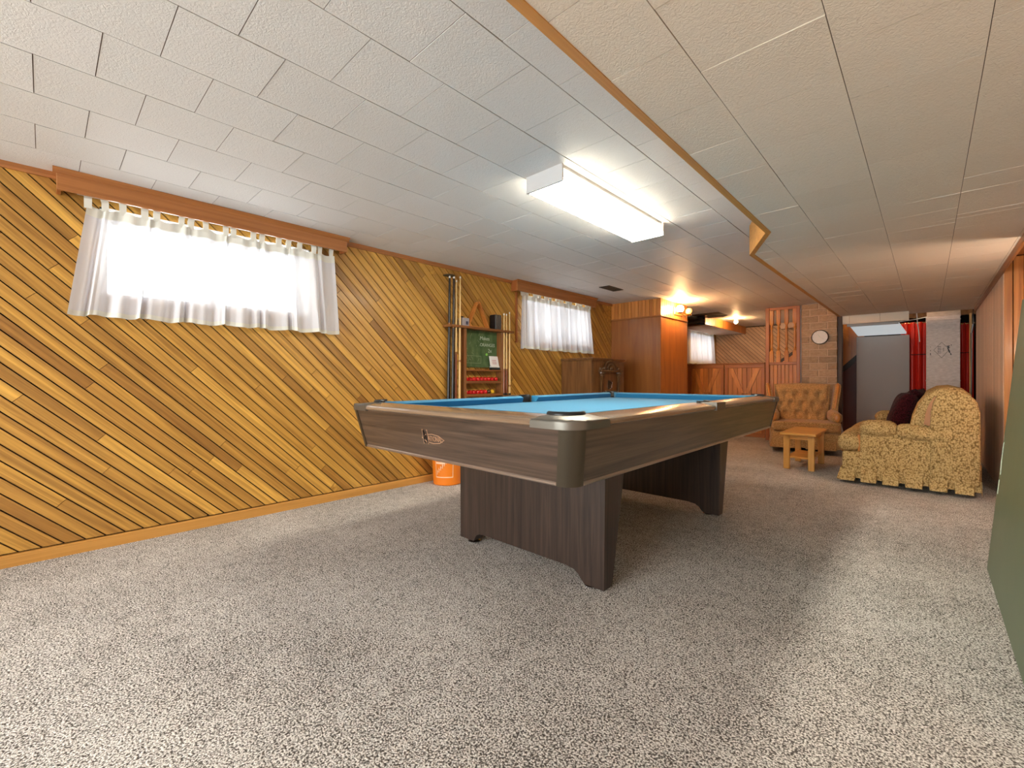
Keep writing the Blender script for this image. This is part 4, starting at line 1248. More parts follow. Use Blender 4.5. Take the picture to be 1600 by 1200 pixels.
b = B(); tube(b, [(RX + 0.07, 3.19, 1.0765), (RX + 0.072, 3.235, 1.0765)], 0.005, 8); tag(obj('chalk_stick', b, M['brass'], smooth=40), 'short yellowish chalk stick on the ledge under chalkboard', 'chalk')

# balls
ordn = ['first', 'second', 'third', 'fourth', 'fifth', 'sixth', 'seventh', 'eighth', 'ninth']
def add_ball(y, zshelf, mat, label, grp):
    b = B(); ball(b, (0, 0, 0.026), 0.026, 18, 10)
    o = obj('snooker_ball', b, M[mat], None, (RX + 0.048, y, zshelf), smooth=80)
    tag(o, label, 'ball', grp)
for k in range(9):
    add_ball(2.945 + 0.0525 * k, 0.942, 'red_ball', '%s red ball from the left on the rack upper ball shelf' % ordn[k], 'red snooker balls on the rack')
for k in range(6):
    add_ball(2.945 + 0.0525 * k, 0.808, 'red_ball', '%s red ball from the left on the rack lower ball shelf' % ordn[k], 'red snooker balls on the rack')
add_ball(2.945 + 0.0525 * 6, 0.808, 'brown_ball', 'dark brown ball between red and yellow on lower shelf', 'coloured snooker balls on the rack')
add_ball(2.945 + 0.0525 * 7, 0.808, 'yellow_ball', 'yellow ball at the end of the lower shelf', 'coloured snooker balls on the rack')

# cues
def cue(y, x, z0, z1, shaft, butt, label, frac=0.42, lean=0.0, rtip=0.0065, rbutt=0.0145):
    L_ = z1 - z0
    t = thing('cue', label, 'cue', (x, y, z0), (lean, 0, 0), 'cues in the wall rack')
    zb = L_ * frac
    rm = rbutt + (rtip - rbutt) * frac
    b = B(); lathe(b, [(rbutt * 0.9, 0), (rbutt, 0.006), (rbutt, 0.02)], 14); obj('bumper', b, M['rubber'], t, smooth=40)
    b = B(); lathe(b, [(rbutt, 0.02), (rm, zb)], 14); obj('butt', b, M[butt], t, smooth=40)
    b = B(); lathe(b, [(rm * 1.03, zb), (rm * 1.03, zb + 0.018)], 14); obj('collar', b, M['cue_brown'], t, smooth=40)
    b = B(); lathe(b, [(rm, zb + 0.018), (rtip, L_ - 0.02)], 14); obj('shaft', b, M[shaft], t, smooth=40)
    b = B(); lathe(b, [(rtip, L_ - 0.02), (rtip, L_ - 0.006), (rtip * 0.7, L_)], 12); obj('tip', b, M['white'], t, smooth=40)
XC = RX + 0.092
cue(2.706, XC - 0.03, 0.578, 1.980, 'cue_black', 'cue_black', 'black cue leftmost in the rack under round bracket', 0.66, -0.012, 0.0095, 0.019)
cue(2.735, XC, 0.578, 1.975, 'cue_black', 'cue_black', 'black cue second from left in the rack', 0.64, -0.012, 0.0095, 0.019)
cue(2.772, XC, 0.578, 1.945, 'cue_pale', 'cue_red', 'pale cue with reddish brown butt beside the black cues', 0.47, -0.008)
cue(2.818, XC, 0.578, 1.990, 'cue_pale', 'cue_pale', 'tall all pale cue left of the chalkboard', 0.40, -0.010, 0.0065, 0.0155)
cue(3.452, XC, 0.798, 1.690, 'cue_pale', 'cue_red', 'short cue with red butt nearest the chalkboard right edge', 0.30)
cue(3.492, XC, 0.798, 1.690, 'cue_pale', 'cue_red', 'short red butted cue in the middle of right hand three', 0.30)
cue(3.541, XC, 0.798, 1.715, 'cue_pale', 'cue_pale', 'pale short cue at the right end of the rack', 0.10)
# things on the rack's top shelf
tr = thing('ball_triangle', 'wooden billiard ball triangle leaning on wall above rack', 'ball triangle', (RX + 0.035, 3.115, 1.5055))
b = B()
outl = [(-0.135, 0.0), (0.135, 0.0), (0.150, 0.014), (0.020, 0.266), (0.0, 0.278), (-0.020, 0.266), (-0.150, 0.014)]
inl = [(-0.120, 0.016), (0.120, 0.016), (0.126, 0.022), (0.014, 0.248), (0.0, 0.256), (-0.014, 0.248), (-0.126, 0.022)]
rings = []
for x0, pl in ((-0.026, outl), (0.026, outl), (0.026, inl), (-0.026, inl), (-0.026, outl)):
    rings.append([(x0, p[0], p[1]) for p in pl])
loft(b, rings, caps=False); obj('triangle_frame', b, M['cedar_z'], tr)
gb = thing('grey_chalk_box', 'small grey box with dark label on rack top shelf', 'box', (RX + 0.06, 2.905, 1.5055))
bx('box_body', M['grey_box'], gb, -0.032, 0.032, -0.046, 0.046, 0, 0.082, 0.004); bx('label_patch', M['blue_label'], gb, 0.0322, 0.033, 0.0, 0.030, 0.015, 0.048)
bx('lid_knob', M['black'], gb, -0.01, 0.014, -0.035, -0.012, 0.082, 0.098, 0.002); bx('switch', M['cue_pale'], gb, -0.01, 0.014, 0.01, 0.03, 0.082, 0.094, 0.002)
bk = thing('black_case', 'glossy black upright case with ridges on rack top shelf', 'case', (RX + 0.055, 3.360, 1.5055))
bx('case_body', M['cue_black'], bk, -0.045, 0.040, -0.046, 0.046, 0, 0.160, 0.004)
for k in range(4):
    b = B(); tube(b, [(0.040, -0.034 + 0.023 * k, 0.004), (0.040, -0.034 + 0.023 * k, 0.157)], 0.0095, 10); obj('ridge', b, M['cue_black'], bk, smooth=50)
bx('base_band', M['chrome'], bk, 0.0402, 0.042, -0.03, 0.045, 0.0, 0.010)

# ================================================================== CARVED CABINET
cb = thing('carved_cabinet', 'tall dark oak cabinet with carved front beside the plywood closet', 'cabinet', (-3.22, 4.99, 0))
cw, cd0, cd1, chh = 0.39, -0.235, 0.235, 1.235
bx('body', M['oak'], cb, cd0, cd1, -cw, cw, 0.06, chh - 0.03, 0.004)
bx('plinth', M['oak'], cb, cd0, cd1 - 0.02, -cw + 0.02, cw - 0.02, 0, 0.06)
b = B(); box(b, cd0, cd1 + 0.022, -cw - 0.018, cw + 0.018, chh - 0.018, chh, 0.004); box(b, cd0, cd1 + 0.012, -cw - 0.010, cw + 0.010, chh - 0.03, chh - 0.018)
obj('top', b, M['oak'], cb)
bx('door', M['oak'], cb, cd1, cd1 + 0.006, -cw + 0.03, cw - 0.03, 0.10, chh - 0.05, 0.002)
f0 = cd1 + 0.006
sh_ = bx('carved_shelf', M['oak_carved'], cb, f0, f0 + 0.05, -0.27, 0.27, 1.060, 1.082, 0.006)
b = B()
pts = [(-0.24, 1.083), (0.24, 1.083), (0.235, 1.118), (0.19, 1.125), (0.15, 1.118), (0.12, 1.150), (0.09, 1.185), (0.045, 1.205), (0.0, 1.212), (-0.045, 1.205), (-0.09, 1.185), (-0.12, 1.150), (-0.15, 1.118), (-0.19, 1.125), (-0.235, 1.118)]
prism(b, pts, 'x', f0, f0 + 0.016)
obj('pediment', b, M['oak_carved'], cb)
b = B(); tube(b, [(f0 + 0.018, 0.145 * math.cos(a), 1.10 + 0.100 * math.sin(a)) for a in [PI * i / 14 for i in range(15)]], 0.013, 8)
obj('carved_arch', b, M['oak_carved'], cb, smooth=50)
b = B()
for k in range(9):
    a = PI * (k + 0.5) / 9
    ball(b, (f0 + 0.018, 0.075 * math.cos(a), 1.10 + 0.055 * math.sin(a)), 0.020, 8, 6)
ball(b, (f0 + 0.02, 0, 1.105), 0.028, 10, 8)
for s in (-1, 1):
    ball(b, (f0 + 0.018, s * 0.19, 1.10), 0.024, 10, 8); ball(b, (f0 + 0.018, s * 0.225, 1.095), 0.016, 8, 6)
obj('carved_rosette', b, M['oak_carved'], cb, smooth=60)
for s in (-1, 1):
    b = B(); lathe(b, [(0.045, 1.058), (0.045, 1.04), (0.030, 1.03), (0.034, 1.015), (0.022, 1.0), (0.024, 0.7), (0.024, 0.35), (0.034, 0.33), (0.034, 0.30)], 14, (f0 + 0.012, s * 0.205, 0))
    obj('column', b, M['oak_carved'], cb, smooth=40)
hd = bx('handle_plate', M['post_metal'], cb, f0, f0 + 0.006, -0.03, 0.03, 0.84, 0.955, 0.003)
b = B(); tube(b, [(f0 + 0.006, 0, 0.94), (f0 + 0.035, 0, 0.925), (f0 + 0.035, 0, 0.865), (f0 + 0.006, 0, 0.85)], 0.008, 8); obj('handle', b, M['chrome'], hd, smooth=50)

# ================================================================== ORANGE PAIL
pl = thing('orange_pail', 'orange plastic pail with pale print standing by the wall', 'bucket', (-3.275, 2.595, 0))
b = B(); lathe(b, [(0.122, 0), (0.130, 0.006), (0.146, 0.30), (0.156, 0.302), (0.156, 0.325), (0.149, 0.327), (0.149, 0.365), (0.152, 0.37), (0.144, 0.37), (0.126, 0.012)], 32)
obj('body', b, M['orange_pail'], pl, smooth=40)
# print wraps on the front towards the room
def on_pail(a, z, out=0.0008):
    r = 0.130 + 0.016 * (z - 0.006) / 0.294 + out
    return (r * math.cos(a), r * math.sin(a), z)
a0 = math.radians(-52); 
def patch(bm, quad):
    # quad in (angle offset rad, z), subdivided
    n = 6
    V = [[bm.verts.new(on_pail(a0 + (quad[0][0] * (1 - s) + quad[1][0] * s) * (1 - t) + (quad[3][0] * (1 - s) + quad[2][0] * s) * t,
                               (quad[0][1] * (1 - s) + quad[1][1] * s) * (1 - t) + (quad[3][1] * (1 - s) + quad[2][1] * s) * t)) for t in [j / 2 for j in range(3)]] for s in [i / n for i in range(n + 1)]]
    for i in range(n):
        for j in range(2): bm.faces.new((V[i][j], V[i + 1][j], V[i + 1][j + 1], V[i][j + 1]))
b = B()
patch(b, [(-0.62, 0.075), (0.62, 0.075), (0.62, 0.083), (-0.62, 0.083)]); patch(b, [(-0.62, 0.252), (0.62, 0.252), (0.62, 0.260), (-0.62, 0.260)])
patch(b, [(0.58, 0.083), (0.62, 0.083), (0.62, 0.252), (0.58, 0.252)]); patch(b, [(-0.62, 0.083), (-0.58, 0.083), (-0.58, 0.252), (-0.62, 0.252)])
obj('print_border', b, M['pail_print'], pl)
b = B()
patch(b, [(-0.56, 0.20), (0.10, 0.20), (0.06, 0.218), (-0.56, 0.218)])
for k in range(7):
    c = -0.50 + 0.13 * k; z = 0.10 + 0.020 * k
    patch(b, [(c, z), (c + 0.035, z + 0.004), (c + 0.035, z + 0.046), (c, z + 0.042)])
    patch(b, [(c + 0.035, z + 0.022), (c + 0.075, z + 0.026), (c + 0.075, z + 0.034), (c + 0.035, z + 0.030)])
obj('print_lettering', b, M['pail_print'], pl)
b = B(); tube(b, [(0.157 * math.cos(a0 - 1.2 + 0.0), 0.157 * math.sin(a0 - 1.2), 0.33)] + [(0.165 * math.cos(a0 - 1.2 + t * 2.4), 0.165 * math.sin(a0 - 1.2 + t * 2.4), 0.33 - 0.10 * math.sin(PI * t)) for t in [i / 12 for i in range(1, 12)]] + [(0.157 * math.cos(a0 + 1.2), 0.157 * math.sin(a0 + 1.2), 0.33)], 0.0025, 6)
obj('bail_handle', b, M['steel_wire'], pl, smooth=60)

# ================================================================== GREEN TABLE TENNIS HALF
gp = thing('green_panel', 'dark green table top half standing on edge by right wall', 'table top', (0.222, 2.56, 0), (0, math.radians(5.0), 0))
bx('top_sheet', M['green_panel'], gp, 0.0, 0.018, -0.76, 0.76, 0.0, 1.372, 0.003)
for y0, y1, z0, z1 in ((-0.70, 0.70, 0.05, 0.09), (-0.70, 0.70, 1.28, 1.32), (-0.70, -0.66, 0.09, 1.28), (0.66, 0.70, 0.09, 1.28)):
    bx('apron', M['black'], gp, 0.018, 0.06, y0, y1, z0, z1, 0.002)
b = B()
for pts in ([(0.715, 0.52), (0.735, 0.56), (0.735, 0.63), (0.722, 0.66), (0.728, 0.60), (0.70, 0.50)], [(0.712, 0.40), (0.722, 0.44), (0.718, 0.47), (0.708, 0.44)]):
    tube(b, [(-0.0006, y, z) for y, z in pts], 0.0022, 5)
obj('chalk_scratch', b, M['chalk'], gp, label='white chalk scratch')

# ================================================================== SIDE TABLE
sd = thing('side_table', 'small golden maple side table with low shelf before the armchair', 'side table', (-1.003, 5.845, 0))
tw, tl, th = 0.165, 0.375, 0.398
bx('top', M['maple'], sd, -tw, tw, -tl, tl, th - 0.026, th, 0.004)
for sx in (-1, 1):
    for sy in (-1, 1):
        cxx, cyy = sx * (tw - 0.052), sy * (tl - 0.085)
        bx('leg', M['maple_z'], sd, cxx - 0.028, cxx + 0.028, cyy - 0.022, cyy + 0.022, 0, th - 0.026, 0.003)
for sy in (-1, 1):
    bx('apron', M['maple'], sd, -tw + 0.08, tw - 0.08, sy * (tl - 0.085) - 0.01, sy * (tl - 0.085) + 0.01, th - 0.075, th - 0.026)
for sx in (-1, 1):
    bx('apron', M['maple'], sd, sx * (tw - 0.052) - 0.01, sx * (tw - 0.052) + 0.01, -tl + 0.11, tl - 0.11, th - 0.075, th - 0.026)
bx('shelf', M['maple'], sd, -tw + 0.045, tw - 0.045, -tl + 0.10, tl - 0.10, 0.115, 0.135, 0.003)

# ================================================================== WALL CLOCK
ck = thing('wall_clock', 'round white wall clock hung on the brick pillar', 'clock', (-1.158, BY - 0.004, 1.592))
rot = Matrix.Rotation(PI / 2, 4, 'X')
b = B(); lathe(b, [(0.104, 0.0), (0.108, 0.012), (0.106, 0.028), (0.098, 0.034), (0.096, 0.026), (0.0005, 0.024)], 36, T=rot); obj('rim', b, M['post_metal'], ck, smooth=40)
b = B(); lathe(b, [(0.096, 0.024), (0.096, 0.0275)], 36, T=rot); obj('dial', b, M['clock_face'], ck, smooth=40)
for ang, ln, wd_ in ((-0.5, 0.050, 0.005), (2.2, 0.072, 0.003)):
    b = B(); box(b, -wd_ / 2, wd_ / 2, -0.0295, -0.0285, -0.008, ln); bmesh.ops.transform(b, matrix=Matrix.Rotation(ang, 4, 'Y'), verts=b.verts[:]); obj('hand', b, M['chalk'], ck)
for k in range(12):
    b = B(); box(b, -0.002, 0.002, -0.0288, -0.0278, 0.080, 0.090); bmesh.ops.transform(b, matrix=Matrix.Rotation(PI / 6 * k, 4, 'Y'), verts=b.verts[:]); obj('tick', b, M['grey_box'], ck)

# ================================================================== ARMCHAIR
ac = thing('armchair', 'tufted tan tweed wing armchair facing the pool table', 'armchair', (-1.245, 7.16, 0), (0, 0, math.radians(14)))
FAB = M['tweed']
b = B(); cushion(b, -0.375, 0.375, -0.33, 0.33, 0.10, 0.29, 0.03, 0.006, 6); obj('base', b, FAB, ac, smooth=60)
b = B(); cushion(b, -0.365, 0.365, -0.40, 0.22, 0.285, 0.405, 0.045, 0.016, 8); obj('seat_cushion', b, FAB, ac, smooth=60)
b = B(); cushion(b, -0.375, 0.375, -0.40, -0.27, 0.13, 0.275, 0.045, 0.01, 6); obj('front_border', b, FAB, ac, smooth=60)
b = B(); tube(b, [(-0.36, -0.405, 0.392), (0, -0.412, 0.400), (0.36, -0.405, 0.392)], 0.006, 6); obj('piping', b, M['weave'], ac, smooth=60)
# skirt with box pleats
def skirt(bm, path, zt, zb, flare, pleat, depth, closed=False):
    """path: list of (x,y) ; outward is to the left-hand normal"""
    pts = []
    for p, q in zip(path[:-1], path[1:]):
        L_ = math.hypot(q[0] - p[0], q[1] - p[1]); n = max(1, round(L_ / pleat))
        t = ((q[0] - p[0]) / L_, (q[1] - p[1]) / L_); nn = (t[1], -t[0])
        for k in range(n):
            s0 = L_ * k / n; w = L_ / n
            for f, off in ((0.0, 0), (0.70, 0), (0.73, -1), (0.97, -1)):
                pts.append((p[0] + t[0] * (s0 + f * w), p[1] + t[1] * (s0 + f * w), nn, off))
        pts.append((q[0], q[1], nn, 0))
    def P(p, w):
        o = flare * w + p[3] * depth * (0.25 + 0.75 * w)
        return (p[0] + p[2][0] * o, p[1] + p[2][1] * o, zt + (zb - zt) * w + ((0.004 * math.sin(p[0] * 41 + p[1] * 37) - 0.022 * p[3] * (depth / 0.045)) if w > 0.9 else 0))
    rows_ = [[bm.verts.new(P(p, w)) for p in pts] for w in (0, 0.33, 0.66, 1.0)]
    inner = [bm.verts.new((p[0] - p[2][0] * 0.03, p[1] - p[2][1] * 0.03, zt)) for p in pts]
    for r0, r1 in zip(rows_[:-1], rows_[1:]):
        for i in range(len(pts) - 1): bm.faces.new((r0[i], r0[i + 1], r1[i + 1], r1[i]))
    for i in range(len(pts) - 1): bm.faces.new((inner[i], inner[i + 1], rows_[0][i + 1], rows_[0][i]))
b = B(); skirt(b, [(-0.378, 0.33), (-0.378, -0.40), (0.378, -0.40), (0.378, 0.33)], 0.185, 0.068, 0.022, 0.19, 0.022)
obj('skirt', b, FAB, ac, smooth=30, normals=False)
b = B(); lathe(b, [(0.24, 0.0), (0.25, 0.02), (0.22, 0.045), (0.06, 0.06), (0.06, 0.12)], 24); obj('swivel_base', b, M['black'], ac, smooth=40)
# tufted back
tufts = []
for j, z in enumerate((0.50, 0.625, 0.755)):
    xs = (-0.20, -0.067, 0.067, 0.20) if j % 2 == 0 else (-0.265, -0.133, 0.0, 0.133, 0.265)
    tufts += [(x, z) for x in xs]
def back_pt(u, w):
    z = 0.385 + 0.515 * w
    wid = 0.275 + 0.045 * w
    x = (u * 2 - 1) * wid
    y = 0.130 + 0.135 * w
    e = 1 - abs(u * 2 - 1) ** 6
    bulge = 0.060 * max(0, e) ** 0.5 * (1 - max(0, (w - 0.86) / 0.14) ** 2) ** 0.5
    t = 0
    for (tx, tz) in tufts:
        d2 = ((x - tx) / 0.045) ** 2 + ((z - tz) / 0.045) ** 2
        t += math.exp(-d2) * 0.045
    # channels between vertical rolls below each tuft
    ch_ = 0
    for (tx, tz) in tufts:
        if z < tz + 0.02: ch_ = max(ch_, 0.020 * math.exp(-((x - tx) / 0.018) ** 2) * (1 if tz - z < 0.13 else 0))
    arch = 0.014 * math.cos((u - 0.5) * PI)
    return (x, y - bulge + t + ch_, z + arch * w)
b = B(); grid(b, back_pt, 44, 44); obj('tufted_back', b, FAB, ac, smooth=80, normals=False)
for (tx, tz) in tufts:
    w = (tz - 0.385) / 0.515; wid = 0.275 + 0.045 * w
    p = back_pt((tx / wid + 1) / 2, w)
    b = B(); ball(b, (p[0], p[1] - 0.004, p[2]), 0.009, 8, 6); obj('button', b, FAB, ac, smooth=80)
b = B(); loft(b, [[(s * (0.285 + 0.05 * w), 0.13 + 0.145 * w + o, 0.30 + 0.60 * w) for s, o in ((-1, 0.0), (1, 0.0), (1, 0.09), (-1, 0.09))] for w in (0, 0.5, 0.93, 1.0)]); obj('outer_back', b, FAB, ac, smooth=40)
for s in (-1, 1):
    # wing
    prof = [(0.30, 0.40), (0.30, 0.90), (0.22, 0.905), (0.15, 0.875), (0.115, 0.80), (0.10, 0.68), (0.085, 0.58), (0.02, 0.53), (0.02, 0.40)]
    b = B()
    n_ = len(prof)
    rings = []
    for xo, ins in ((0.318, 0.012), (0.330, 0.0), (0.372, 0.0), (0.385, 0.012)):
        cy_, cz_ = 0.2, 0.64
        rings.append([(s * (xo + 0.06 * max(0, (p[1] - 0.5)) / 0.4 + 0.02 * (0.3 - p[0])), p[0] + (cy_ - p[0]) * ins * 2.5, p[1] + (cz_ - p[1]) * ins * 2) for p in prof])
    loft(b, rings); obj('wing', b, FAB, ac, smooth=50)
    b = B(); tube(b, [(s * (0.352 + 0.06 * (z - 0.5) / 0.4 + 0.02 * (0.3 - y)), y - 0.006, z) for y, z in ((0.082, 0.575), (0.096, 0.68), (0.111, 0.80), (0.145, 0.875), (0.20, 0.905))], [0.012, 0.014, 0.017, 0.018, 0.014], 8)
    obj('wing_wood', b, M['chairwood'], ac, smooth=50)
    # arm
    b = B(); cushion(b, min(s * 0.285, s * 0.405), max(s * 0.285, s * 0.405), -0.30, 0.22, 0.40, 0.545, 0.055, 0.008, 6)
    for v in b.verts: v.co.z += 0.03 * (v.co.y - -0.04) * (1 if v.co.z > 0.45 else 0)
    arm = obj('arm', b, FAB, ac, smooth=60)
    b = B(); lathe(b, [(0.034, 0), (0.040, 0.010), (0.032, 0.020), (0.001, 0.024)], 18, T=Matrix.Translation((s * 0.348, -0.292, 0.470)) @ Matrix.Diagonal((0.75, 1, 1.35, 1)) @ Matrix.Rotation(PI / 2, 4, 'X'))
    obj('arm_wood', b, M['chairwood'], arm, smooth=40, label='oval orange wood arm front')
    b = B(); cushion(b, min(s * 0.33, s * 0.395), max(s * 0.33, s * 0.395), -0.29, 0.30, 0.15, 0.42, 0.03, 0.0, 5); obj('side_panel', b, FAB, ac, smooth=60)

# ================================================================== LOVESEAT
ls = thing('loveseat', 'nubby gold woven loveseat with pleated skirt against right wall', 'sofa', (-0.12, 6.08, 0))
F2 = M['weave']
NY = 0.925                       # half length
b = B(); box(b, -0.44, 0.44, -NY + 0.01, NY - 0.01, 0.05, 0.30, 0.03, 2); obj('base', b, F2, ls, smooth=40)
b = B(); cushion(b, -0.475, -0.33, -NY + 0.005, NY - 0.005, 0.10, 0.302, 0.035, 0.006, 6); obj('front_border', b, F2, ls, smooth=60)
for y0, y1 in ((-NY + 0.19, -0.002), (0.002, NY - 0.19)):
    b = B(); cushion(b, -0.50, 0.12, y0, y1, 0.300, 0.462, 0.055, 0.020, 8); obj('seat_cushion', b, F2, ls, smooth=60)
# T-shaped cushion ends in front of the arms
for y0, y1 in ((-NY + 0.01, -NY + 0.20), (NY - 0.20, NY - 0.01)):
    b = B(); cushion(b, -0.50, -0.33, y0, y1, 0.300, 0.455, 0.06, 0.012, 6); obj('seat_cushion_end', b, F2, ls, smooth=60)
def arm_at(s):
    yo, yi = s * NY, s * (NY - 0.18)
    y0, y1 = min(yo, yi), max(yo, yi)
    b = B(); cushion(b, -0.335, 0.43, y0 + 0.012, y1 - 0.012, 0.085, 0.50, 0.03, 0.004, 7); obj('arm_panel', b, F2, ls, smooth=60)
    b = B(); cushion(b, -0.335, -0.075, y0 - 0.022, y1 + 0.022, 0.452, 0.588, 0.062, 0.010, 7); obj('arm_pad', b, F2, ls, smooth=60)
    b = B(); cushion(b, -0.085, 0.30, y0 - 0.022, y1 + 0.022, 0.448, 0.578, 0.060, 0.006, 7)
    for v in b.verts: v.co.z -= 0.02 * max(0, v.co.x + 0.085) / 0.3
    obj('arm_pad', b, F2, ls, smooth=60)
    b = B(); box(b, -0.352, -0.334, y0 + 0.03, y1 - 0.03, 0.30, 0.455, 0.006); obj('arm_front', b, M['chairwood'], ls, label='orange arm front strip')
    # rounded wing of the back
    prof = [(0.43, 0.10), (0.435, 0.40), (0.432, 0.70), (0.415, 0.78), (0.37, 0.845), (0.30, 0.880), (0.24, 0.880), (0.185, 0.85), (0.155, 0.78), (0.14, 0.70), (0.135, 0.56), (0.135, 0.10)]
    rings = []
    for yy, ins in ((y0 - 0.012, 0.10), (y0 - 0.006, 0.04), (y0 + 0.012, 0.0), (y1 - 0.05, 0.0), (y1 - 0.03, 0.05)):
        rings.append([(p[0] + (0.29 - p[0]) * ins, yy, p[1] + (0.5 - p[1]) * ins * 0.6) for p in prof])
    b = B(); loft(b, rings); obj('wing', b, F2, ls, smooth=50)
    if True:
        b = B()
        w_ = [(0.098, 0.585), (0.108, 0.68), (0.128, 0.755), (0.160, 0.815), (0.205, 0.855), (0.215, 0.842), (0.178, 0.80), (0.152, 0.73), (0.142, 0.65), (0.14, 0.57)]
        prism(b, w_, 'y', y0 + (0.01 if s < 0 else 0.02), y1 - (0.06 if s < 0 else 0.04)); obj('wing_wood', b, M['sofawood'], ls, label='curved orange wood wing strip')
arm_at(-1); arm_at(1)
# back: shell and two loose cushions with rolled tops
prof = [(0.43, 0.10), (0.435, 0.70), (0.41, 0.80), (0.35, 0.865), (0.27, 0.88), (0.22, 0.85), (0.20, 0.30)]
b = B(); prism(b, prof, 'y', -NY + 0.13, NY - 0.13); obj('back_shell', b, F2, ls, smooth=40)
for y0, y1 in ((-NY + 0.05, -0.004), (0.004, NY - 0.05)):
    prof = [(0.26, 0.44), (0.02, 0.44), (0.00, 0.52), (0.02, 0.64), (0.055, 0.75), (0.115, 0.845), (0.19, 0.895), (0.275, 0.905), (0.34, 0.885), (0.385, 0.84), (0.30, 0.60)]
    rings = []
    for yy, ins in ((y0, 0.10), (y0 + 0.015, 0.04), (y0 + 0.05, 0.0), ((y0 + y1) / 2, -0.03), (y1 - 0.05, 0.0), (y1 - 0.015, 0.04), (y1, 0.10)):
        rings.append([(p[0] + (0.2 - p[0]) * ins, yy, p[1] + (0.66 - p[1]) * ins) for p in prof])
    b = B(); loft(b, rings); obj('back_cushion', b, F2, ls, smooth=60)
b = B(); skirt(b, [(0.44, NY), (-0.478, NY)][::-1] and [(0.44, NY), (-0.478, NY), (-0.478, -NY), (0.44, -NY)], 0.145, 0.030, 0.030, 0.165, 0.045)
obj('skirt', b, F2, ls, smooth=25, normals=False)
for x in (-0.40, 0.38):
    for y in (-0.8, 0.8):
        b = B(); lathe(b, [(0.02, 0), (0.026, 0.05)], 12, (x, y, 0)); obj('leg', b, M['darkwood'], ls, smooth=40)

# pillows on the loveseat
def pillow(w, h, d, label, loc, rot, name='throw_pillow'):
    b = B()
    n = 14
    for sgn in (1, -1):
        def f(u, v):
            a, c = u * 2 - 1, v * 2 - 1
            k = max(0.0, (1 - a ** 4) * (1 - c ** 4)) ** 0.5
            pin = 1 - 0.07 * (1 - abs(a) ** 2) * abs(c) ** 3 - 0.0
            pin2 = 1 - 0.07 * (1 - abs(c) ** 2) * abs(a) ** 3
            return (sgn * d / 2 * k + 0.006 * math.sin(9 * u + 5 * v) * k, a * w / 2 * pin2, c * h / 2 * pin)
        grid(b, f, n, n, flip=sgn < 0)
    bmesh.ops.remove_doubles(b, verts=b.verts[:], dist=0.0005)
    o = obj(name, b, M['burgundy'], None, loc, rot, smooth=80)
    return tag(o, label, 'pillow', 'burgundy pillows')
pillow(0.44, 0.40, 0.17, 'dark burgundy plush pillow in front on the loveseat', (-0.185, 5.90, 0.655), (0, math.radians(20), math.radians(6)))
pillow(0.44, 0.40, 0.16, 'redder burgundy pillow propped behind the darker pillow', (-0.110, 6.36, 0.680), (0, math.radians(15), math.radians(-8)))

# ================================================================== UNFINISHED CORNER
gb2 = thing('plasterboard', 'tall plain grey board standing under the tilted white light', 'board', (-0.51, 8.93, 0))
bx('sheet', M['grey_board'], gb2, -0.315, 0.315, -0.012, 0.012, 0.0, 1.640, 0.003)
bx('batten', M['pine_z'], gb2, -0.30, -0.26, 0.012, 0.05, 0.0, 1.62); bx('batten', M['pine_z'], gb2, 0.26, 0.30, 0.012, 0.05, 0.0, 1.62)
tf = thing('tilted_light', 'white fluorescent light tray hanging tilted above the grey board', 'light fixture', (-0.56, 8.2, 1.765), (math.radians(-9.0), 0, 0))
b = B()
loft(b, [[(-0.285, 0, 0.0), (0.255, 0, 0.0), (0.255, 0, 0.03), (-0.285, 0, 0.03)], [(-0.245, 0.71, -0.0), (0.33, 0.71, 0.0), (0.33, 0.71, 0.03), (-0.245, 0.71, 0.03)]])
obj('tray', b, M['glow_tray'], tf, label='white light tray with added faint glow')
b = B(); box(b, -0.31, 0.27, -0.035, 0.0, -0.022, 0.03, 0.006); obj('end_channel', b, M['white_metal'], tf)
for dx in (-0.2, 0.2):
    b = B(); tube(b, [(dx, 0.30, 0.03), (dx, 0.30 + 0.06, 0.42)], 0.003, 6); obj('hanger', b, M['steel_wire'], tf)
ub = thing('utility_fill_bulb', 'added fill bulb hidden behind the hanging ceiling strip', 'light bulb', (-0.32, 8.13, 2.08))  # hidden source added to light the curtains and duct
b = B(); lathe(b, [(0.04, 0), (0.04, -0.02), (0.02, -0.03), (0.02, -0.06)], 14); obj('socket', b, M['white'], ub, smooth=40)
b = B(); ball(b, (0, 0, -0.095), 0.032, 16, 10); obj('bulb', b, M['bulb_fill'], ub, smooth=80)
bx('mount_board', M['joist'], ub, -0.10, 0.10, -0.06, 0.06, 0.0, 0.25)
def drape(x0, x1, y, z0, z1, nf, label, seed, rodz=None):
    rnd = random.Random(seed); ph = [rnd.uniform(0, 6.28) for _ in range(4)]
    t = thing('red_curtain', label, 'curtain', ((x0 + x1) / 2, y, z0), group='red curtains')
    hw = (x1 - x0) / 2
    b = B()
    grid(b, lambda u, w: ((u * 2 - 1) * hw * (1 - 0.05 * math.sin(PI * w)), 0.034 * math.sin(2 * PI * nf * u + ph[0] + 0.6 * math.sin(5 * u + ph[1])) * (0.5 + 0.5 * w) + 0.012 * math.sin(2 * PI * nf * 2.3 * u + ph[2]), (z1 - z0) * (1 - w)), nf * 12, 10)
    obj('drape', b, M['red_cloth'], t, smooth=80, normals=False)
    b = B(); tube(b, [(-hw - 0.03, 0.0, z1 - z0 - 0.012), (hw + 0.03, 0.0, z1 - z0 - 0.012)], 0.008, 8); obj('rod', b, M['brass'], t, smooth=50)
drape(-0.30, 0.06, 9.02, 0.25, 1.83, 4, 'red satin curtain hanging left of the metal duct', 1)
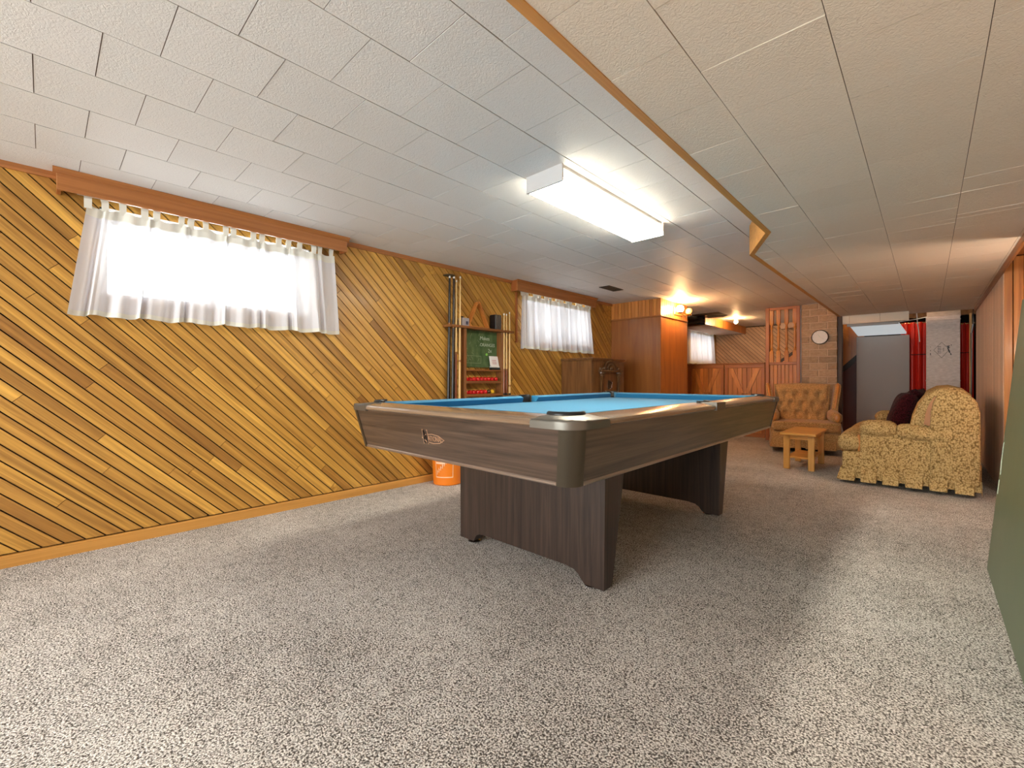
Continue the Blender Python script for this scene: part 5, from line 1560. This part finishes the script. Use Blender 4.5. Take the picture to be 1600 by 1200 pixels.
drape(0.335, 0.475, 8.95, 0.25, 1.77, 2, 'narrow red satin curtain right of the metal duct', 2)
du = thing('metal_duct', 'galvanised metal furnace duct with a stamped diamond mark', 'duct', (0.158, 8.62, 0))
b = B(); box(b, -0.172, 0.172, 0.0, 0.24, 0.0, 1.848, 0.004); obj('trunk', b, M['galv'], du)
b = B(); prism(b, [(-0.002, 1.848), (0.05, 1.93), (0.24, 1.93), (0.24, 1.848)], 'x', -0.165, 0.175); obj('hood', b, M['galv'], du)
for z in (0.95, 1.848, 1.80): bx('seam_band', M['galv'], du, -0.176, 0.176, -0.004, 0.244, z - 0.008, z + 0.008, 0.002)
b = B()
def seg(x0, z0, x1, z1, w=0.0035):
    dx, dz = x1 - x0, z1 - z0; l = math.hypot(dx, dz); nx, nz = -dz / l * w / 2, dx / l * w / 2
    prism(b, [(x0 + nx, z0 + nz), (x1 + nx, z1 + nz), (x1 - nx, z1 - nz), (x0 - nx, z0 - nz)], 'y', -0.0012, -0.0002)
D0 = (-0.012, 1.380)
dm = [(0, 0.108), (-0.082, 0.0), (0, -0.112), (0.075, 0.0)]
for i in range(4): seg(D0[0] + dm[i][0], D0[1] + dm[i][1], D0[0] + dm[(i + 1) % 4][0], D0[1] + dm[(i + 1) % 4][1])
for k in range(5):
    z = D0[1] - 0.045 + 0.022 * k
    seg(D0[0] - 0.038, z, D0[0] - 0.006, z + 0.004, 0.006); seg(D0[0] - 0.038, z, D0[0] - 0.036, z + 0.010, 0.006)
for k in range(3): seg(D0[0] + 0.012, D0[1] - 0.018 + 0.018 * k, D0[0] + 0.024, D0[1] - 0.012 + 0.018 * k, 0.007)
for q in ((0.052, 0.055, 0.078, 0.02), (0.075, 0.06, 0.060, 0.02), (0.062, 0.02, 0.078, -0.04), (0.07, 0.0, 0.082, -0.045), (0.088, -0.05, 0.094, -0.075), (0.09, 0.066, 0.1, 0.062)):
    seg(D0[0] + q[0], D0[1] + q[1], D0[0] + q[2], D0[1] + q[3], 0.012)
for q in ((0.05, 0.042), (0.0, -0.012), (-0.04, -0.07)):
    seg(D0[0] - 0.115, D0[1] + q[0], D0[0] - 0.113, D0[1] + q[1], 0.008)
obj('stamp', b, M['black'], du, label='black stamped diamond with lettering')
b = B(); tube(b, [(-0.11, 8.3, 1.93), (-0.10, 8.35, 1.75), (-0.085, 8.45, 1.60), (-0.08, 8.5, 1.50)], 0.006, 6)
tag(obj('hanging_wire', b, M['white'], smooth=50), 'white wire dangling in front of the left red curtain', 'wire')
b = B(); tube(b, [(-0.40, 8.4, 1.86), (-0.30, 8.45, 1.80), (-0.22, 8.5, 1.83), (-0.2, 8.5, 1.95)], 0.006, 6); tube(b, [(-0.30, 8.5, 1.80), (-0.10, 8.55, 1.83), (0.0, 8.55, 1.85)], 0.006, 6)
tag(obj('looped_cable', b, M['white'], smooth=50), 'looped white cable hanging beside the tilted white light', 'cable')
b = B(); tube(b, [(0.440, 8.42, 2.1), (0.440, 8.42, 1.70), (0.425, 8.43, 1.58), (0.425, 8.43, 0.3)], 0.011, 8)
tag(obj('conduit_pipe', b, M['conduit'], smooth=50), 'grey conduit pipe running down beside the right wall end', 'pipe')
b = B(); tube(b, [(-0.178, 8.90, 1.335), (0.1, 8.895, 1.34), (0.44, 8.90, 1.345)], 0.006, 6)
tag(obj('curtain_cord', b, M['rubber'], smooth=50), 'thin dark cord strung level across the red curtains', 'cord')
pn = bx('wall_stud', M['pine_z'], None, 0.412, 0.436, 8.55, 8.60, 0, 1.86, 0.002)
tag(pn, 'bare pine stud between right red curtain and conduit', 'stud')
wp = thing('white_box', 'small white slanted box on the floor behind armchair', 'box', (-0.842, 7.62, 0), (0, math.radians(-14), 0))
bx('carton', M['paper'], wp, -0.045, 0.045, -0.05, 0.05, 0.012, 0.325, 0.003)
bx('lid', M['white_metal'], wp, -0.048, 0.048, -0.053, 0.053, 0.325, 0.337, 0.002)
